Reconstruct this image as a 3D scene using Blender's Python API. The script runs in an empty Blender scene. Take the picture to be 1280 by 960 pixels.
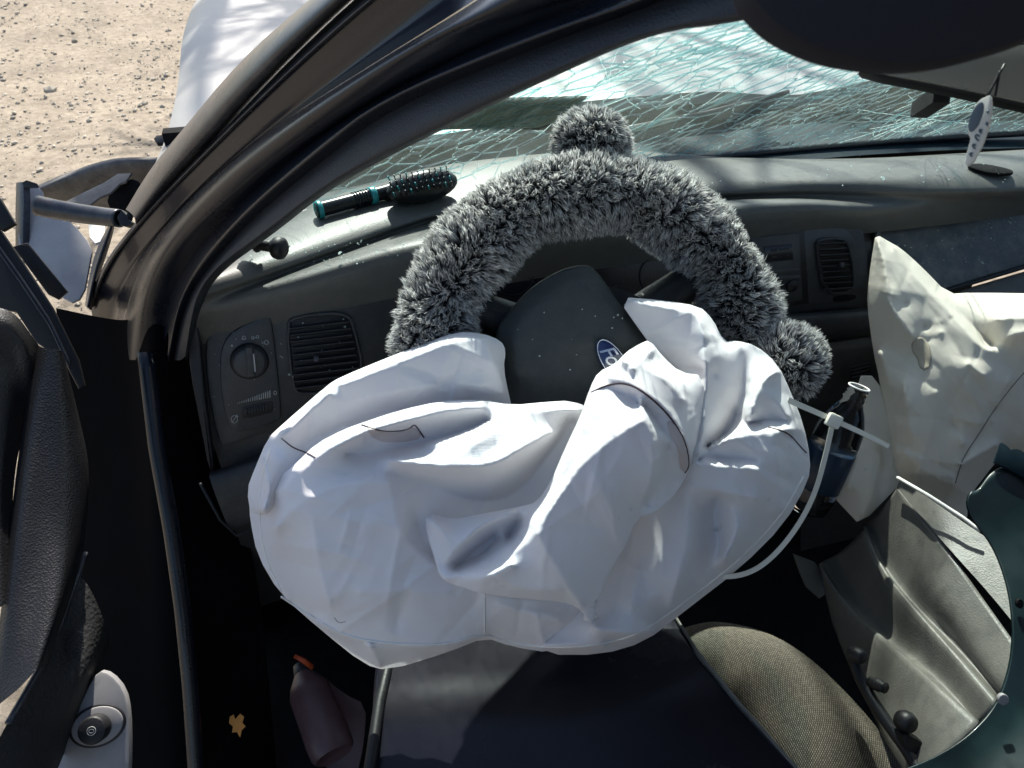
import bpy, bmesh, math, random
import numpy as np
from mathutils import Vector, Matrix
rad = math.radians
rng = np.random.default_rng(7)
random.seed(7)
SC = bpy.context.scene
COL = SC.collection

# ---------------------------------------------------------------- camera, sky, sun, exposure
YAW, PITCH, FPX = rad(14), rad(38), 1000.0            # FPX: focal length in photo pixels (1280 wide)
FW = np.array([math.sin(YAW)*math.cos(PITCH), math.cos(YAW)*math.cos(PITCH), -math.sin(PITCH)])
RT = np.array([math.cos(YAW), -math.sin(YAW), 0.0])
UP = np.cross(RT, FW)
CAM = np.array([-0.6207, -0.6410, 1.4207])
cd = bpy.data.cameras.new('camera'); cam = bpy.data.objects.new('camera', cd); COL.objects.link(cam)
cam.matrix_world = Matrix(((RT[0], UP[0], -FW[0], CAM[0]), (RT[1], UP[1], -FW[1], CAM[1]), (RT[2], UP[2], -FW[2], CAM[2]), (0, 0, 0, 1)))
cd.sensor_width = 36; cd.lens = 36*FPX/1280; cd.clip_start = 0.02; cd.clip_end = 500
cd.dof.use_dof = True; cd.dof.focus_distance = 0.92; cd.dof.aperture_fstop = 15
SC.camera = cam
SUN_EL, SUN_AZ = rad(43), rad(10)                    # azimuth from +Y (car front) towards +X
sdir = np.array([math.sin(SUN_AZ)*math.cos(SUN_EL), math.cos(SUN_AZ)*math.cos(SUN_EL), math.sin(SUN_EL)])
w = bpy.data.worlds.new('World'); SC.world = w; w.use_nodes = True
nt = w.node_tree; bg = nt.nodes['Background']
sky = nt.nodes.new('ShaderNodeTexSky'); sky.sky_type = 'NISHITA'; sky.sun_disc = False
sky.sun_elevation = SUN_EL; sky.sun_rotation = SUN_AZ; sky.dust_density = 1.5
nt.links.new(sky.outputs[0], bg.inputs[0]); bg.inputs[1].default_value = 0.085
sl = bpy.data.lights.new('sun', 'SUN'); sl.energy = 5.0; sl.angle = rad(0.5); sl.color = (1, .95, .86)
so = bpy.data.objects.new('sun', sl); COL.objects.link(so)
so.rotation_euler = Vector(sdir).to_track_quat('Z', 'Y').to_euler(); so.location = (0, 0, 8)
SC.view_settings.view_transform = 'Standard'; SC.view_settings.look = 'None'
SC.view_settings.exposure = 1.18; SC.view_settings.gamma = 1
SC.cycles.max_bounces = 10; SC.cycles.transparent_max_bounces = 24

# ---------------------------------------------------------------- pixel -> place helpers
def ray(x, y):
    x = np.asarray(x, float); y = np.asarray(y, float)
    return FW + RT*((x-640)/FPX)[..., None] - UP*((y-480)/FPX)[..., None]
def UD(x, y, d): return CAM + ray(x, y)*np.asarray(d, float)[..., None]
def UZ(x, y, z):
    r = ray(x, y); return CAM + r*((np.asarray(z, float)-CAM[2])/r[..., 2])[..., None]
def UPL(x, y, p0, n):
    r = ray(x, y); return CAM + r*(((np.asarray(p0)-CAM)@np.asarray(n))/(r@np.asarray(n)))[..., None]
def PX(P):
    d = np.asarray(P)-CAM; q = d@FW
    return np.stack([640+FPX*(d@RT)/q, 480-FPX*(d@UP)/q], -1)
def nrm(v): v = np.asarray(v, float); return v/np.linalg.norm(v)

# ---------------------------------------------------------------- objects
ORG = {}
def link_mesh(name, V, Fc, mats, parent=None, smooth=True, loc=None, fmat=None):
    V = np.asarray(V, float)
    if parent is not None: o0 = ORG[parent.name]
    elif loc is not None: o0 = np.asarray(loc, float)
    else: o0 = np.array([(V[:, 0].min()+V[:, 0].max())/2, (V[:, 1].min()+V[:, 1].max())/2, V[:, 2].min()])
    me = bpy.data.meshes.new(name)
    me.from_pydata((V-o0).tolist(), [], [list(map(int, f)) for f in Fc]); me.update()
    if not isinstance(mats, (list, tuple)): mats = [mats]
    for m in mats: me.materials.append(m)
    if fmat is not None: me.polygons.foreach_set('material_index', np.asarray(fmat, np.int32))
    if smooth: me.polygons.foreach_set('use_smooth', np.ones(len(me.polygons), bool))
    ob = bpy.data.objects.new(name, me); COL.objects.link(ob)
    if parent is not None: ob.parent = parent
    else: ob.location = o0
    ORG[ob.name] = o0
    return ob
def tag(o, label=None, cat=None, group=None, kind=None):
    if label: o['label'] = label
    if cat: o['category'] = cat
    if group: o['group'] = group
    if kind: o['kind'] = kind
    return o
def thing(name, loc, label, cat, group=None):
    o = bpy.data.objects.new(name, None); o.empty_display_size = .05
    COL.objects.link(o); o.location = loc; ORG[o.name] = np.asarray(loc, float)
    return tag(o, label, cat, group)
def angle_smooth(o, deg=35):
    me = o.data
    bm = bmesh.new(); bm.from_mesh(me)
    for e in bm.edges:
        if len(e.link_faces) == 2 and e.calc_face_angle(0) > rad(deg): e.smooth = False
    bm.to_mesh(me); bm.free()
    return o
def recalc(o):
    bm = bmesh.new(); bm.from_mesh(o.data); bmesh.ops.recalc_face_normals(bm, faces=bm.faces); bm.to_mesh(o.data); bm.free(); return o

# ---------------------------------------------------------------- geometry helpers
def chaikin(P, n=2, closed=True):
    P = np.asarray(P, float)
    for _ in range(n):
        if closed:
            Q = np.roll(P, -1, 0); P = np.stack([.75*P+.25*Q, .25*P+.75*Q], 1).reshape(-1, P.shape[1])
        else:
            A, B = P[:-1], P[1:]
            M = np.stack([.75*A+.25*B, .25*A+.75*B], 1).reshape(-1, P.shape[1])
            P = np.vstack([P[:1], M[1:-1], P[-1:]])
    return P
def resample(P, n):
    P = np.asarray(P, float); s = np.r_[0, np.cumsum(np.linalg.norm(np.diff(P, axis=0), axis=1))]
    t = np.linspace(0, s[-1], n); return np.stack([np.interp(t, s, P[:, k]) for k in range(P.shape[1])], 1)
def loft(rows, n=40, m=4, rough=None):
    R = np.stack([resample(chaikin(r, 2, False), n) for r in rows])          # rows x n x 3
    out = []
    k = len(R)
    for i in range(k-1):
        p0, p1, p2, p3 = R[max(i-1, 0)], R[i], R[i+1], R[min(i+2, k-1)]
        for j in range(m):
            t = j/m
            out.append(.5*((2*p1)+(-p0+p2)*t+(2*p0-5*p1+4*p2-p3)*t*t+(-p0+3*p1-3*p2+p3)*t**3))
    out.append(R[-1]); G = np.stack(out)
    a, b = G.shape[:2]
    idx = np.arange(a*b).reshape(a, b)
    Fc = np.stack([idx[:-1, :-1], idx[1:, :-1], idx[1:, 1:], idx[:-1, 1:]], -1).reshape(-1, 4)
    return G.reshape(-1, 3), Fc
def slab_geo(P, n, thick, bev=.004, seg=2):
    """P: closed outline on a plane (front face), n: outward normal. Rounded front rim, body going back by thick."""
    P = np.asarray(P, float); n = nrm(n); k = len(P); c = P.mean(0)
    T = np.roll(P, -1, 0)-np.roll(P, 1, 0); T /= np.linalg.norm(T, axis=1)[:, None]+1e-9
    inn = np.cross(n, T)
    a = P[0]*0
    area = sum(np.dot(np.cross(P[i]-c, P[(i+1) % k]-c), n) for i in range(k))
    if area < 0: inn = -inn
    rings = []
    for j in range(seg+1):
        a = j/seg*math.pi/2
        rings.append(P+inn*bev*(1-math.sin(a))-n*bev*(1-math.cos(a)))
    rings.append(P-n*thick)
    V = np.vstack(rings); Fc = []
    for j in range(len(rings)-1):
        for i in range(k):
            q = (j*k+i, j*k+(i+1) % k, (j+1)*k+(i+1) % k, (j+1)*k+i)
            Fc.append(q if area < 0 else q[::-1])
    top = list(range(k)); bot = list(range((len(rings)-1)*k, len(rings)*k))
    Fc.append(top if area > 0 else top[::-1]); Fc.append(bot[::-1] if area > 0 else bot)
    return V, Fc
def slab(name, px, p0, n, thick, mat, parent=None, bev=.004, rnd=1, off=0, smooth_ang=40):
    px = np.asarray(px, float)
    if rnd: px = chaikin(px, rnd)
    P = UPL(px[:, 0], px[:, 1], np.asarray(p0)+nrm(n)*off, n)
    V, Fc = slab_geo(P, n, thick, bev)
    return angle_smooth(link_mesh(name, V, Fc, mat, parent), smooth_ang)
def tube_geo(P, r, k=10, caps=True):
    P = np.asarray(P, float); n = len(P); r = np.broadcast_to(r, (n,))
    T = np.gradient(P, axis=0); T /= np.linalg.norm(T, axis=1)[:, None]+1e-12
    a = np.array([0, 0, 1.]) if abs(T[0][2]) < .9 else np.array([1., 0, 0])
    N = nrm(np.cross(T[0], a)); V = []
    for i in range(n):
        N = nrm(N-T[i]*(N@T[i])); B = np.cross(T[i], N)
        t = np.arange(k)/k*2*math.pi
        V.append(P[i]+r[i]*(np.cos(t)[:, None]*N+np.sin(t)[:, None]*B))
    V = np.vstack(V); Fc = []
    for i in range(n-1):
        for j in range(k): Fc.append((i*k+j, i*k+(j+1) % k, (i+1)*k+(j+1) % k, (i+1)*k+j))
    if caps: Fc.append(tuple(range(k))[::-1]); Fc.append(tuple(range((n-1)*k, n*k)))
    return V, Fc
def lathe_geo(prof, p0, ax, k=24):
    """prof: (distance along axis, radius)"""
    ax = nrm(ax); prof = np.asarray(prof, float)
    a = np.array([0, 0, 1.]) if abs(ax[2]) < .9 else np.array([1., 0, 0])
    N = nrm(np.cross(ax, a)); B = np.cross(ax, N); t = np.arange(k)/k*2*math.pi
    V = np.vstack([np.asarray(p0)+ax*h+r*(np.cos(t)[:, None]*N+np.sin(t)[:, None]*B) for h, r in prof]); Fc = []
    n = len(prof)
    for i in range(n-1):
        for j in range(k): Fc.append((i*k+j, i*k+(j+1) % k, (i+1)*k+(j+1) % k, (i+1)*k+j))
    Fc.append(tuple(range(k))[::-1]); Fc.append(tuple(range((n-1)*k, n*k)))
    return V, Fc
def box_geo(c, ax, ay, az):
    """half-axes"""
    c = np.asarray(c, float); V = [c+i*np.asarray(ax)+j*np.asarray(ay)+k*np.asarray(az) for i in (-1, 1) for j in (-1, 1) for k in (-1, 1)]
    return np.array(V), [(0, 1, 3, 2), (4, 6, 7, 5), (0, 4, 5, 1), (2, 3, 7, 6), (0, 2, 6, 4), (1, 5, 7, 3)]
def bevelled(o, wdt=.002, seg=2):
    bm = bmesh.new(); bm.from_mesh(o.data); bmesh.ops.recalc_face_normals(bm, faces=bm.faces)
    es = [e for e in bm.edges if len(e.link_faces) == 2 and e.calc_face_angle(0) > rad(30)]
    bmesh.ops.bevel(bm, geom=es, offset=wdt, segments=seg, affect='EDGES', profile=.5, clamp_overlap=True)
    bm.to_mesh(o.data); bm.free(); return angle_smooth(o, 30)
def merge(parts):
    Vs, Fs, k = [], [], 0
    for V, Fc in parts:
        Vs.append(V); Fs += [tuple(int(i)+k for i in f) for f in Fc]; k += len(V)
    return np.vstack(Vs), Fs
def vnoise(x, y, seed=0):
    """smooth value noise in [-1,1]"""
    g = np.random.default_rng(seed).uniform(-1, 1, (64, 64))
    xi = np.floor(x).astype(int); yi = np.floor(y).astype(int); fx = x-xi; fy = y-yi
    fx = fx*fx*(3-2*fx); fy = fy*fy*(3-2*fy)
    G = lambda i, j: g[i % 64, j % 64]
    return (G(xi, yi)*(1-fx)+G(xi+1, yi)*fx)*(1-fy)+(G(xi, yi+1)*(1-fx)+G(xi+1, yi+1)*fx)*fy

# taut-cloth relief: heights (cm towards the viewer side) solved as a membrane between fold lines
def in_poly(x, y, P):
    c = np.zeros(x.shape, bool); n = len(P)
    for i in range(n):
        x1, y1 = P[i]; x2, y2 = P[(i+1) % n]
        if y1 == y2: continue
        c ^= ((y1 > y) != (y2 > y)) & (x < (x2-x1)*(y-y1)/(y2-y1)+x1)
    return c
def near_poly(q, P):
    A = P; B = np.roll(P, -1, 0); d = B-A; L = (d*d).sum(1)+1e-9
    t = np.clip(((q[:, None, :]-A)*d).sum(2)/L, 0, 1); X = A+d*t[..., None]
    D = ((q[:, None, :]-X)**2).sum(2); k = D.argmin(1)
    return X[np.arange(len(q)), k], k, t[np.arange(len(q)), k]
def cloth(outline, folds, depth, step=3.0, press=0.0, hb=0.0, soft=3, wr=.12, seed=1, skirt=((.12, .15), (-.3, .5), (-3., 3.)), rnd=1, amp=1.0, ncr=0, crs=1.0, anchor=(770, 440)):
    """outline: (x,y[,h]) ; folds: polylines (x,y,h); depth(x,y) metres; returns V,F"""
    O = np.array([(p[0], p[1], p[2] if len(p) > 2 else hb) for p in outline], float); folds = [[(a, b, c*amp) for a, b, c in f] for f in folds]; O[:, 2] *= amp
    if rnd: O = chaikin(O, rnd)
    Pl = O[:, :2]
    x0, y0 = Pl.min(0)-2*step; x1, y1 = Pl.max(0)+2*step
    nx, ny = int((x1-x0)/step)+1, int((y1-y0)/step)+1
    gx, gy = np.meshgrid(x0+np.arange(nx)*step, y0+np.arange(ny)*step, indexing='ij')
    cin = in_poly(gx[:-1, :-1]+step/2, gy[:-1, :-1]+step/2, Pl)
    vu = np.zeros((nx, ny), int)
    for a in (0, 1):
        for b in (0, 1): vu[a:nx-1+a, b:ny-1+b] += cin
    used = vu > 0; bnd = used & (vu < 4)
    fix = np.zeros((nx, ny), bool); H = np.zeros((nx, ny))
    bi = np.argwhere(bnd); q = np.stack([gx[bnd], gy[bnd]], 1)
    X, k, t = near_poly(q, Pl); hbv = O[k, 2]*(1-t)+O[(k+1) % len(O), 2]*t
    cx = gx.copy(); cy = gy.copy(); cx[bnd] = X[:, 0]; cy[bnd] = X[:, 1]
    for f in folds:
        f = chaikin(np.array(f, float), 2, False); n = int(np.linalg.norm(np.diff(f[:, :2], axis=0), axis=1).sum()/step*2)+2
        r = resample(f, n); i = np.round((r[:, 0]-x0)/step).astype(int); j = np.round((r[:, 1]-y0)/step).astype(int)
        ok = (i >= 0) & (i < nx) & (j >= 0) & (j < ny); fix[i[ok], j[ok]] = True; H[i[ok], j[ok]] = r[ok, 2]
    fix[bnd] = True; H[bnd] = hbv
    free = used & ~fix
    if fix.any():
        H[free] = H[fix & used].mean()
    mass = (~used)
    par = (np.add.outer(np.arange(nx), np.arange(ny)) % 2)
    om = 1.93
    for it in range(420):
        for c in (0, 1):
            S = np.zeros_like(H); Wn = np.zeros_like(H)
            S[1:] += H[:-1]*used[:-1]; Wn[1:] += used[:-1]; S[:-1] += H[1:]*used[1:]; Wn[:-1] += used[1:]
            S[:, 1:] += H[:, :-1]*used[:, :-1]; Wn[:, 1:] += used[:, :-1]; S[:, :-1] += H[:, 1:]*used[:, 1:]; Wn[:, :-1] += used[:, 1:]
            T = S/np.maximum(Wn, 1)+press*(step/100)**2
            m = free & (par == c); H[m] += om*(T[m]-H[m])
    for it in range(soft):
        S = np.zeros_like(H); Wn = np.zeros_like(H)
        S[1:] += H[:-1]*used[:-1]; Wn[1:] += used[:-1]; S[:-1] += H[1:]*used[1:]; Wn[:-1] += used[1:]
        S[:, 1:] += H[:, :-1]*used[:, :-1]; Wn[:, 1:] += used[:, :-1]; S[:, :-1] += H[:, 1:]*used[:, 1:]; Wn[:, :-1] += used[:, 1:]
        m = used & ~bnd; H[m] = .4*H[m]+.6*(S/np.maximum(Wn, 1))[m]
    H += wr*(1.0*vnoise(gx/70+seed, gy/52, seed)+.25*vnoise((gx+gy)/26, (gx-gy)/40, seed+1))
    rc = np.random.default_rng(seed+500); uu_ = np.argwhere(used)
    for k in range(ncr):                                # straight packing creases, most of them running towards the anchor
        c_ = uu_[rc.integers(len(uu_))]; cx_, cy_ = gx[c_[0], c_[1]], gy[c_[0], c_[1]]
        an = math.atan2(anchor[1]-cy_, anchor[0]-cx_)+rc.normal(0, .35) if rc.random() < .6 else rc.choice([.25, .25+math.pi/2])+rc.normal(0, .12)
        L_ = rc.uniform(28, 120); A_ = rc.choice([-1, 1])*rc.uniform(.10, .34)*crs; w_ = rc.uniform(5, 15)
        t_ = (gx-cx_)*math.cos(an)+(gy-cy_)*math.sin(an); d_ = -(gx-cx_)*math.sin(an)+(gy-cy_)*math.cos(an)+.0009*t_*t_*rc.normal(0, 1)
        H += A_*np.exp(-np.abs(d_)/w_)*np.clip(1-(t_/L_)**2, 0, 1)
    idm = -np.ones((nx, ny), int); ui = np.argwhere(used); idm[used] = np.arange(len(ui))
    xs, ys, hs = cx[used], cy[used], H[used]
    V = UD(xs, ys, depth(xs, ys)-hs/100)
    ci = np.argwhere(cin)
    Fc = np.stack([idm[ci[:, 0], ci[:, 1]], idm[ci[:, 0]+1, ci[:, 1]], idm[ci[:, 0]+1, ci[:, 1]+1], idm[ci[:, 0], ci[:, 1]+1]], 1)
    # boundary loops -> rolled-back hem
    cnt = {}
    for f in Fc:
        for a, b in zip(f, np.roll(f, -1)):
            cnt[(int(a), int(b))] = 1
    be = [(a, b) for (a, b) in cnt if (b, a) not in cnt]
    ids = sorted({a for e in be for a in e}); mp = {a: i for i, a in enumerate(ids)}
    cen = np.array([xs.mean(), ys.mean()]); bp = np.stack([xs[ids], ys[ids]], 1)
    # inward direction from incident boundary edges
    inn = np.zeros_like(bp)
    for a, b in be:
        e = np.array([xs[b]-xs[a], ys[b]-ys[a]]); nn = np.array([-e[1], e[0]])
        inn[mp[a]] += nn; inn[mp[b]] += nn
    inn /= np.linalg.norm(inn, axis=1)[:, None]+1e-6
    Fl = Fc.tolist(); prev = {a: a for a in ids}; Vs = [V]; base = len(V)
    for out, back in skirt:
        qx = bp[:, 0]-inn[:, 0]*out*4; qy = bp[:, 1]-inn[:, 1]*out*4
        Vs.append(UD(qx, qy, depth(qx, qy)-(hs[ids]-back)/100))
        new = {a: base+i for i, a in enumerate(ids)}
        for a, b in be: Fl.append([prev[b], prev[a], new[a], new[b]])
        prev = new; base += len(ids)
    return np.vstack(Vs), Fl
def strip_on(px3, depth, wd, lift, mat, name, parent):
    """thin tube following (x,y,h) fold coordinates"""
    p = resample(chaikin(np.array(px3, float), 2, False), 40)
    P = UD(p[:, 0], p[:, 1], depth(p[:, 0], p[:, 1])-(p[:, 2]+lift)/100)
    V, Fc = tube_geo(P, wd, 6); return link_mesh(name, V, Fc, mat, parent)

# ---------------------------------------------------------------- materials
def new_mat(name):
    m = bpy.data.materials.new(name); m.use_nodes = True
    return m, m.node_tree, m.node_tree.nodes['Principled BSDF']
def plastic(name, col, rough=.5, var=.25, scale=14, bump=0.0, bscale=900, dust=0.0, dcol=(.42, .40, .34), spec=.4, metal=0.0, coat=0.0, aniso=None):
    m, t, b = new_mat(name); N = t.nodes; L = t.links
    tc = N.new('ShaderNodeTexCoord')
    n1 = N.new('ShaderNodeTexNoise'); n1.inputs['Scale'].default_value = scale; n1.inputs['Detail'].default_value = 6; n1.inputs['Roughness'].default_value = .65
    L.new(tc.outputs['Object'], n1.inputs['Vector'])
    r = N.new('ShaderNodeMapRange'); r.inputs[3].default_value = 1-var; r.inputs[4].default_value = 1+var; r.inputs[1].default_value = .25; r.inputs[2].default_value = .75
    L.new(n1.outputs[0], r.inputs[0])
    mx = N.new('ShaderNodeMix'); mx.data_type = 'RGBA'; mx.blend_type = 'MULTIPLY'; mx.inputs[0].default_value = 1
    mx.inputs[6].default_value = (*col, 1); L.new(r.outputs[0], mx.inputs[7]); out = mx.outputs[2]
    if dust:
        n2 = N.new('ShaderNodeTexNoise'); n2.inputs['Scale'].default_value = scale*2.3; n2.inputs['Detail'].default_value = 9; n2.inputs['Roughness'].default_value = .75
        L.new(tc.outputs['Object'], n2.inputs['Vector'])
        n3 = N.new('ShaderNodeTexVoronoi'); n3.inputs['Scale'].default_value = 140; L.new(tc.outputs['Object'], n3.inputs['Vector'])
        sp = N.new('ShaderNodeMapRange'); sp.inputs[1].default_value = .07; sp.inputs[2].default_value = .02; L.new(n3.outputs['Distance'], sp.inputs[0])
        d = N.new('ShaderNodeMapRange'); d.inputs[1].default_value = .42; d.inputs[2].default_value = .75; d.inputs[4].default_value = dust; L.new(n2.outputs[0], d.inputs[0])
        ad = N.new('ShaderNodeMath'); ad.operation = 'ADD'; ad.use_clamp = True; L.new(d.outputs[0], ad.inputs[0])
        ml = N.new('ShaderNodeMath'); ml.operation = 'MULTIPLY'; ml.inputs[1].default_value = min(1, dust*2.0); L.new(sp.outputs[0], ml.inputs[0]); L.new(ml.outputs[0], ad.inputs[1])
        m2 = N.new('ShaderNodeMix'); m2.data_type = 'RGBA'; L.new(ad.outputs[0], m2.inputs[0]); L.new(out, m2.inputs[6]); m2.inputs[7].default_value = (*dcol, 1); out = m2.outputs[2]
    L.new(out, b.inputs['Base Color'])
    rr = N.new('ShaderNodeMapRange'); rr.inputs[3].default_value = max(.03, rough-.12); rr.inputs[4].default_value = min(1, rough+.15); L.new(n1.outputs[0], rr.inputs[0]); L.new(rr.outputs[0], b.inputs['Roughness'])
    b.inputs['Specular IOR Level'].default_value = spec; b.inputs['Metallic'].default_value = metal
    if coat: b.inputs['Coat Weight'].default_value = coat; b.inputs['Coat Roughness'].default_value = .06
    if bump:
        v = N.new('ShaderNodeTexVoronoi'); v.inputs['Scale'].default_value = bscale; L.new(tc.outputs['Object'], v.inputs['Vector'])
        bp = N.new('ShaderNodeBump'); bp.inputs['Strength'].default_value = bump; bp.inputs['Distance'].default_value = .0012
        L.new(v.outputs['Distance'], bp.inputs['Height']); L.new(bp.outputs[0], b.inputs['Normal'])
    return m
def fabric(name, col, stain_tint, sscale=9, weave=3000, sheen=.2, trans=.12):
    """woven nylon: fine bump weave, faint patches of a second tint"""
    m, t, b = new_mat(name); N = t.nodes; L = t.links
    tc = N.new('ShaderNodeTexCoord')
    n1 = N.new('ShaderNodeTexNoise'); n1.inputs['Scale'].default_value = sscale; n1.inputs['Detail'].default_value = 4; L.new(tc.outputs['Object'], n1.inputs['Vector'])
    r = N.new('ShaderNodeMapRange'); r.inputs[1].default_value = .5; r.inputs[2].default_value = .72; r.inputs[4].default_value = .55; L.new(n1.outputs[0], r.inputs[0])
    mx = N.new('ShaderNodeMix'); mx.data_type = 'RGBA'; L.new(r.outputs[0], mx.inputs[0]); mx.inputs[6].default_value = (*col, 1); mx.inputs[7].default_value = (*stain_tint, 1)
    # small dark smudges
    n2 = N.new('ShaderNodeTexNoise'); n2.inputs['Scale'].default_value = 42; n2.inputs['Detail'].default_value = 3; L.new(tc.outputs['Object'], n2.inputs['Vector'])
    r2 = N.new('ShaderNodeMapRange'); r2.inputs[1].default_value = .71; r2.inputs[2].default_value = .79; r2.inputs[4].default_value = .35; L.new(n2.outputs[0], r2.inputs[0])
    m2 = N.new('ShaderNodeMix'); m2.data_type = 'RGBA'; L.new(r2.outputs[0], m2.inputs[0]); L.new(mx.outputs[2], m2.inputs[6]); m2.inputs[7].default_value = (.16, .15, .17, 1)
    L.new(m2.outputs[2], b.inputs['Base Color'])
    b.inputs['Roughness'].default_value = .62; b.inputs['Specular IOR Level'].default_value = .35
    b.inputs['Sheen Weight'].default_value = sheen
    w1 = N.new('ShaderNodeTexWave'); w1.bands_direction = 'X'; w1.inputs['Scale'].default_value = weave/6.0; w1.inputs['Distortion'].default_value = .6; L.new(tc.outputs['Object'], w1.inputs['Vector'])
    w2 = N.new('ShaderNodeTexWave'); w2.bands_direction = 'Z'; w2.inputs['Scale'].default_value = weave/6.0; w2.inputs['Distortion'].default_value = .6; L.new(tc.outputs['Object'], w2.inputs['Vector'])
    ad = N.new('ShaderNodeMath'); ad.operation = 'ADD'; L.new(w1.outputs['Fac'], ad.inputs[0]); L.new(w2.outputs['Fac'], ad.inputs[1])
    n3 = N.new('ShaderNodeTexNoise'); n3.inputs['Scale'].default_value = 60; n3.inputs['Detail'].default_value = 5; L.new(tc.outputs['Object'], n3.inputs['Vector'])
    n4 = N.new('ShaderNodeTexNoise'); n4.noise_type = 'RIDGED_MULTIFRACTAL'; n4.inputs['Scale'].default_value = 11; n4.inputs['Detail'].default_value = 2; n4.inputs['Distortion'].default_value = .6; L.new(tc.outputs['Object'], n4.inputs['Vector'])
    bp4 = N.new('ShaderNodeBump'); bp4.inputs['Strength'].default_value = .06; bp4.inputs['Distance'].default_value = .006; L.new(n4.outputs[0], bp4.inputs['Height'])
    bp2 = N.new('ShaderNodeBump'); bp2.inputs['Strength'].default_value = .12; bp2.inputs['Distance'].default_value = .004; L.new(n3.outputs[0], bp2.inputs['Height']); L.new(bp4.outputs[0], bp2.inputs['Normal'])
    bp = N.new('ShaderNodeBump'); bp.inputs['Strength'].default_value = .25; bp.inputs['Distance'].default_value = .0006; L.new(ad.outputs[0], bp.inputs['Height']); L.new(bp2.outputs[0], bp.inputs['Normal'])
    L.new(bp.outputs[0], b.inputs['Normal'])
    tr = N.new('ShaderNodeBsdfTranslucent'); L.new(m2.outputs[2], tr.inputs[0]); L.new(bp.outputs[0], tr.inputs['Normal'])
    ms = N.new('ShaderNodeMixShader'); ms.inputs[0].default_value = trans; L.new(b.outputs[0], ms.inputs[1]); L.new(tr.outputs[0], ms.inputs[2])
    L.new(ms.outputs[0], N['Material Output'].inputs[0])
    return m

M = {}
M['pad'] = plastic('dash_pad_vinyl', (.082, .083, .078), .45, .08, 30, .15, 620, dust=.07, dcol=(.40, .385, .33))
M['bezel'] = plastic('dash_bezel_plastic', (.030, .033, .036), .5, .15, 25, .12, 700, dust=.06)
M['plate'] = plastic('switch_plate_plastic', (.034, .037, .042), .42, .12, 30, .1, 800, dust=.05)
M['black'] = plastic('black_plastic', (.009, .0095, .011), .5, .2, 20, .1, 500)
M['jamb'] = plastic('jamb_black', (.0045, .0045, .005), .9, .3, 12, spec=.03)
M['void'] = plastic('black_carpet', (.010, .010, .011), .95, .35, 60, .8, 400, spec=.1)
M['lidp'] = plastic('airbag_lid_vinyl', (.045, .055, .06), .34, .2, 16, .1, 600, dust=.25)
M['trim'] = plastic('pillar_trim_plastic', (.016, .019, .024), .5, .15, 18, .3, 600, spec=.35)
M['rubber'] = plastic('seal_rubber', (.007, .010, .017), .28, .2, 15, .08, 300)
M['mould'] = plastic('moulding_grey', (.026, .029, .038), .27, .18, 12, .05, 400, dust=.12)
M['paint'] = plastic('dark_blue_paint', (.006, .009, .018), .24, .2, 10, coat=.25, spec=.3)
M['hood'] = plastic('silver_hood_paint', (.27, .265, .26), .34, .12, 5, dust=.25, dcol=(.34, .32, .29), metal=.35)
M['silver'] = plastic('silver_fender_paint', (.36, .36, .37), .5, .2, 16, dust=.3, dcol=(.5, .47, .42))
M['liner'] = plastic('liner_plastic', (.09, .085, .082), .6, .35, 14, .2, 90, dust=.45, dcol=(.38, .35, .31))
M['tear'] = plastic('torn_plastic', (.22, .20, .175), .7, .3, 30, .2, 120, dust=.3)
M['cowl'] = plastic('cowl_plastic', (.004, .014, .022), .5, .4, 5, dust=.06, dcol=(.2, .19, .16), spec=.12)
M['door'] = plastic('door_vinyl', (.013, .013, .014), .4, .15, 16, .35, 520)
M['doorrib'] = plastic('door_pocket_vinyl', (.022, .022, .022), .6, .15, 16, .5, 260)
M['grey'] = plastic('release_bezel_grey', (.24, .235, .24), .45, .12, 30, dust=.1)
M['mark'] = plastic('white_marking', (.38, .39, .38), .6, .1)
M['hub'] = plastic('horn_pad_vinyl', (.034, .040, .040), .5, .1, 22, .3, 700, dust=.05)
M['blue'] = plastic('emblem_blue', (.010, .022, .09), .18, .1, coat=1.0)
M['chrome'] = plastic('emblem_silver', (.62, .64, .68), .22, .1, metal=1.0)
M['bag'] = fabric('airbag_nylon', (.83, .81, .82), (.74, .67, .70))  # pinkish-lilac patches paint bounced light on the folds into the cloth colour
M['bag2'] = fabric('passenger_airbag_nylon', (.80, .75, .645), (.70, .65, .54), trans=.25)
M['bagbrown'] = fabric('airbag_inner_nylon', (.66, .58, .56), (.52, .43, .42))
M['ventin'] = fabric('vent_inner_nylon', (.56, .50, .38), (.42, .36, .26))
M['thread'] = plastic('dark_thread', (.06, .035, .045), .9)
M['nylon'] = plastic('zip_tie_nylon', (.72, .70, .60), .4, .08)
M['panelgrey'] = plastic('grey_trim_panel', (.10, .098, .088), .45, .2, 11, .15, 500, dust=.25, dcol=(.26, .25, .21))
M['sheetblack'] = plastic('glossy_black_panel', (.009, .009, .014), .24, .3, 7, dust=.10, dcol=(.035, .03, .03), spec=.3)
M['teal'] = plastic('dark_teal_panel', (.004, .013, .015), .34, .45, 9, dust=.10, dcol=(.04, .09, .09), coat=.15)
M['brushblack'] = plastic('brush_black', (.012, .013, .014), .25, .1)
M['brushteal'] = plastic('brush_teal', (.02, .24, .26), .35, .1)
M['leaf'] = plastic('dry_leaf', (.62, .27, .06), .7, .3, 60)
M['can'] = plastic('can_mauve', (.11, .06, .062), .4, .3, 30)
M['candark'] = plastic('can_cap_dark', (.03, .025, .028), .4)
M['orange'] = plastic('orange_plastic', (.45, .07, .02), .4, .1)
M['bark'] = plastic('bark', (.10, .08, .065), .9, .4, 8, .6, 30)
M['tagw'] = plastic('tag_card', (.66, .66, .62), .6, .08)
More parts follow.
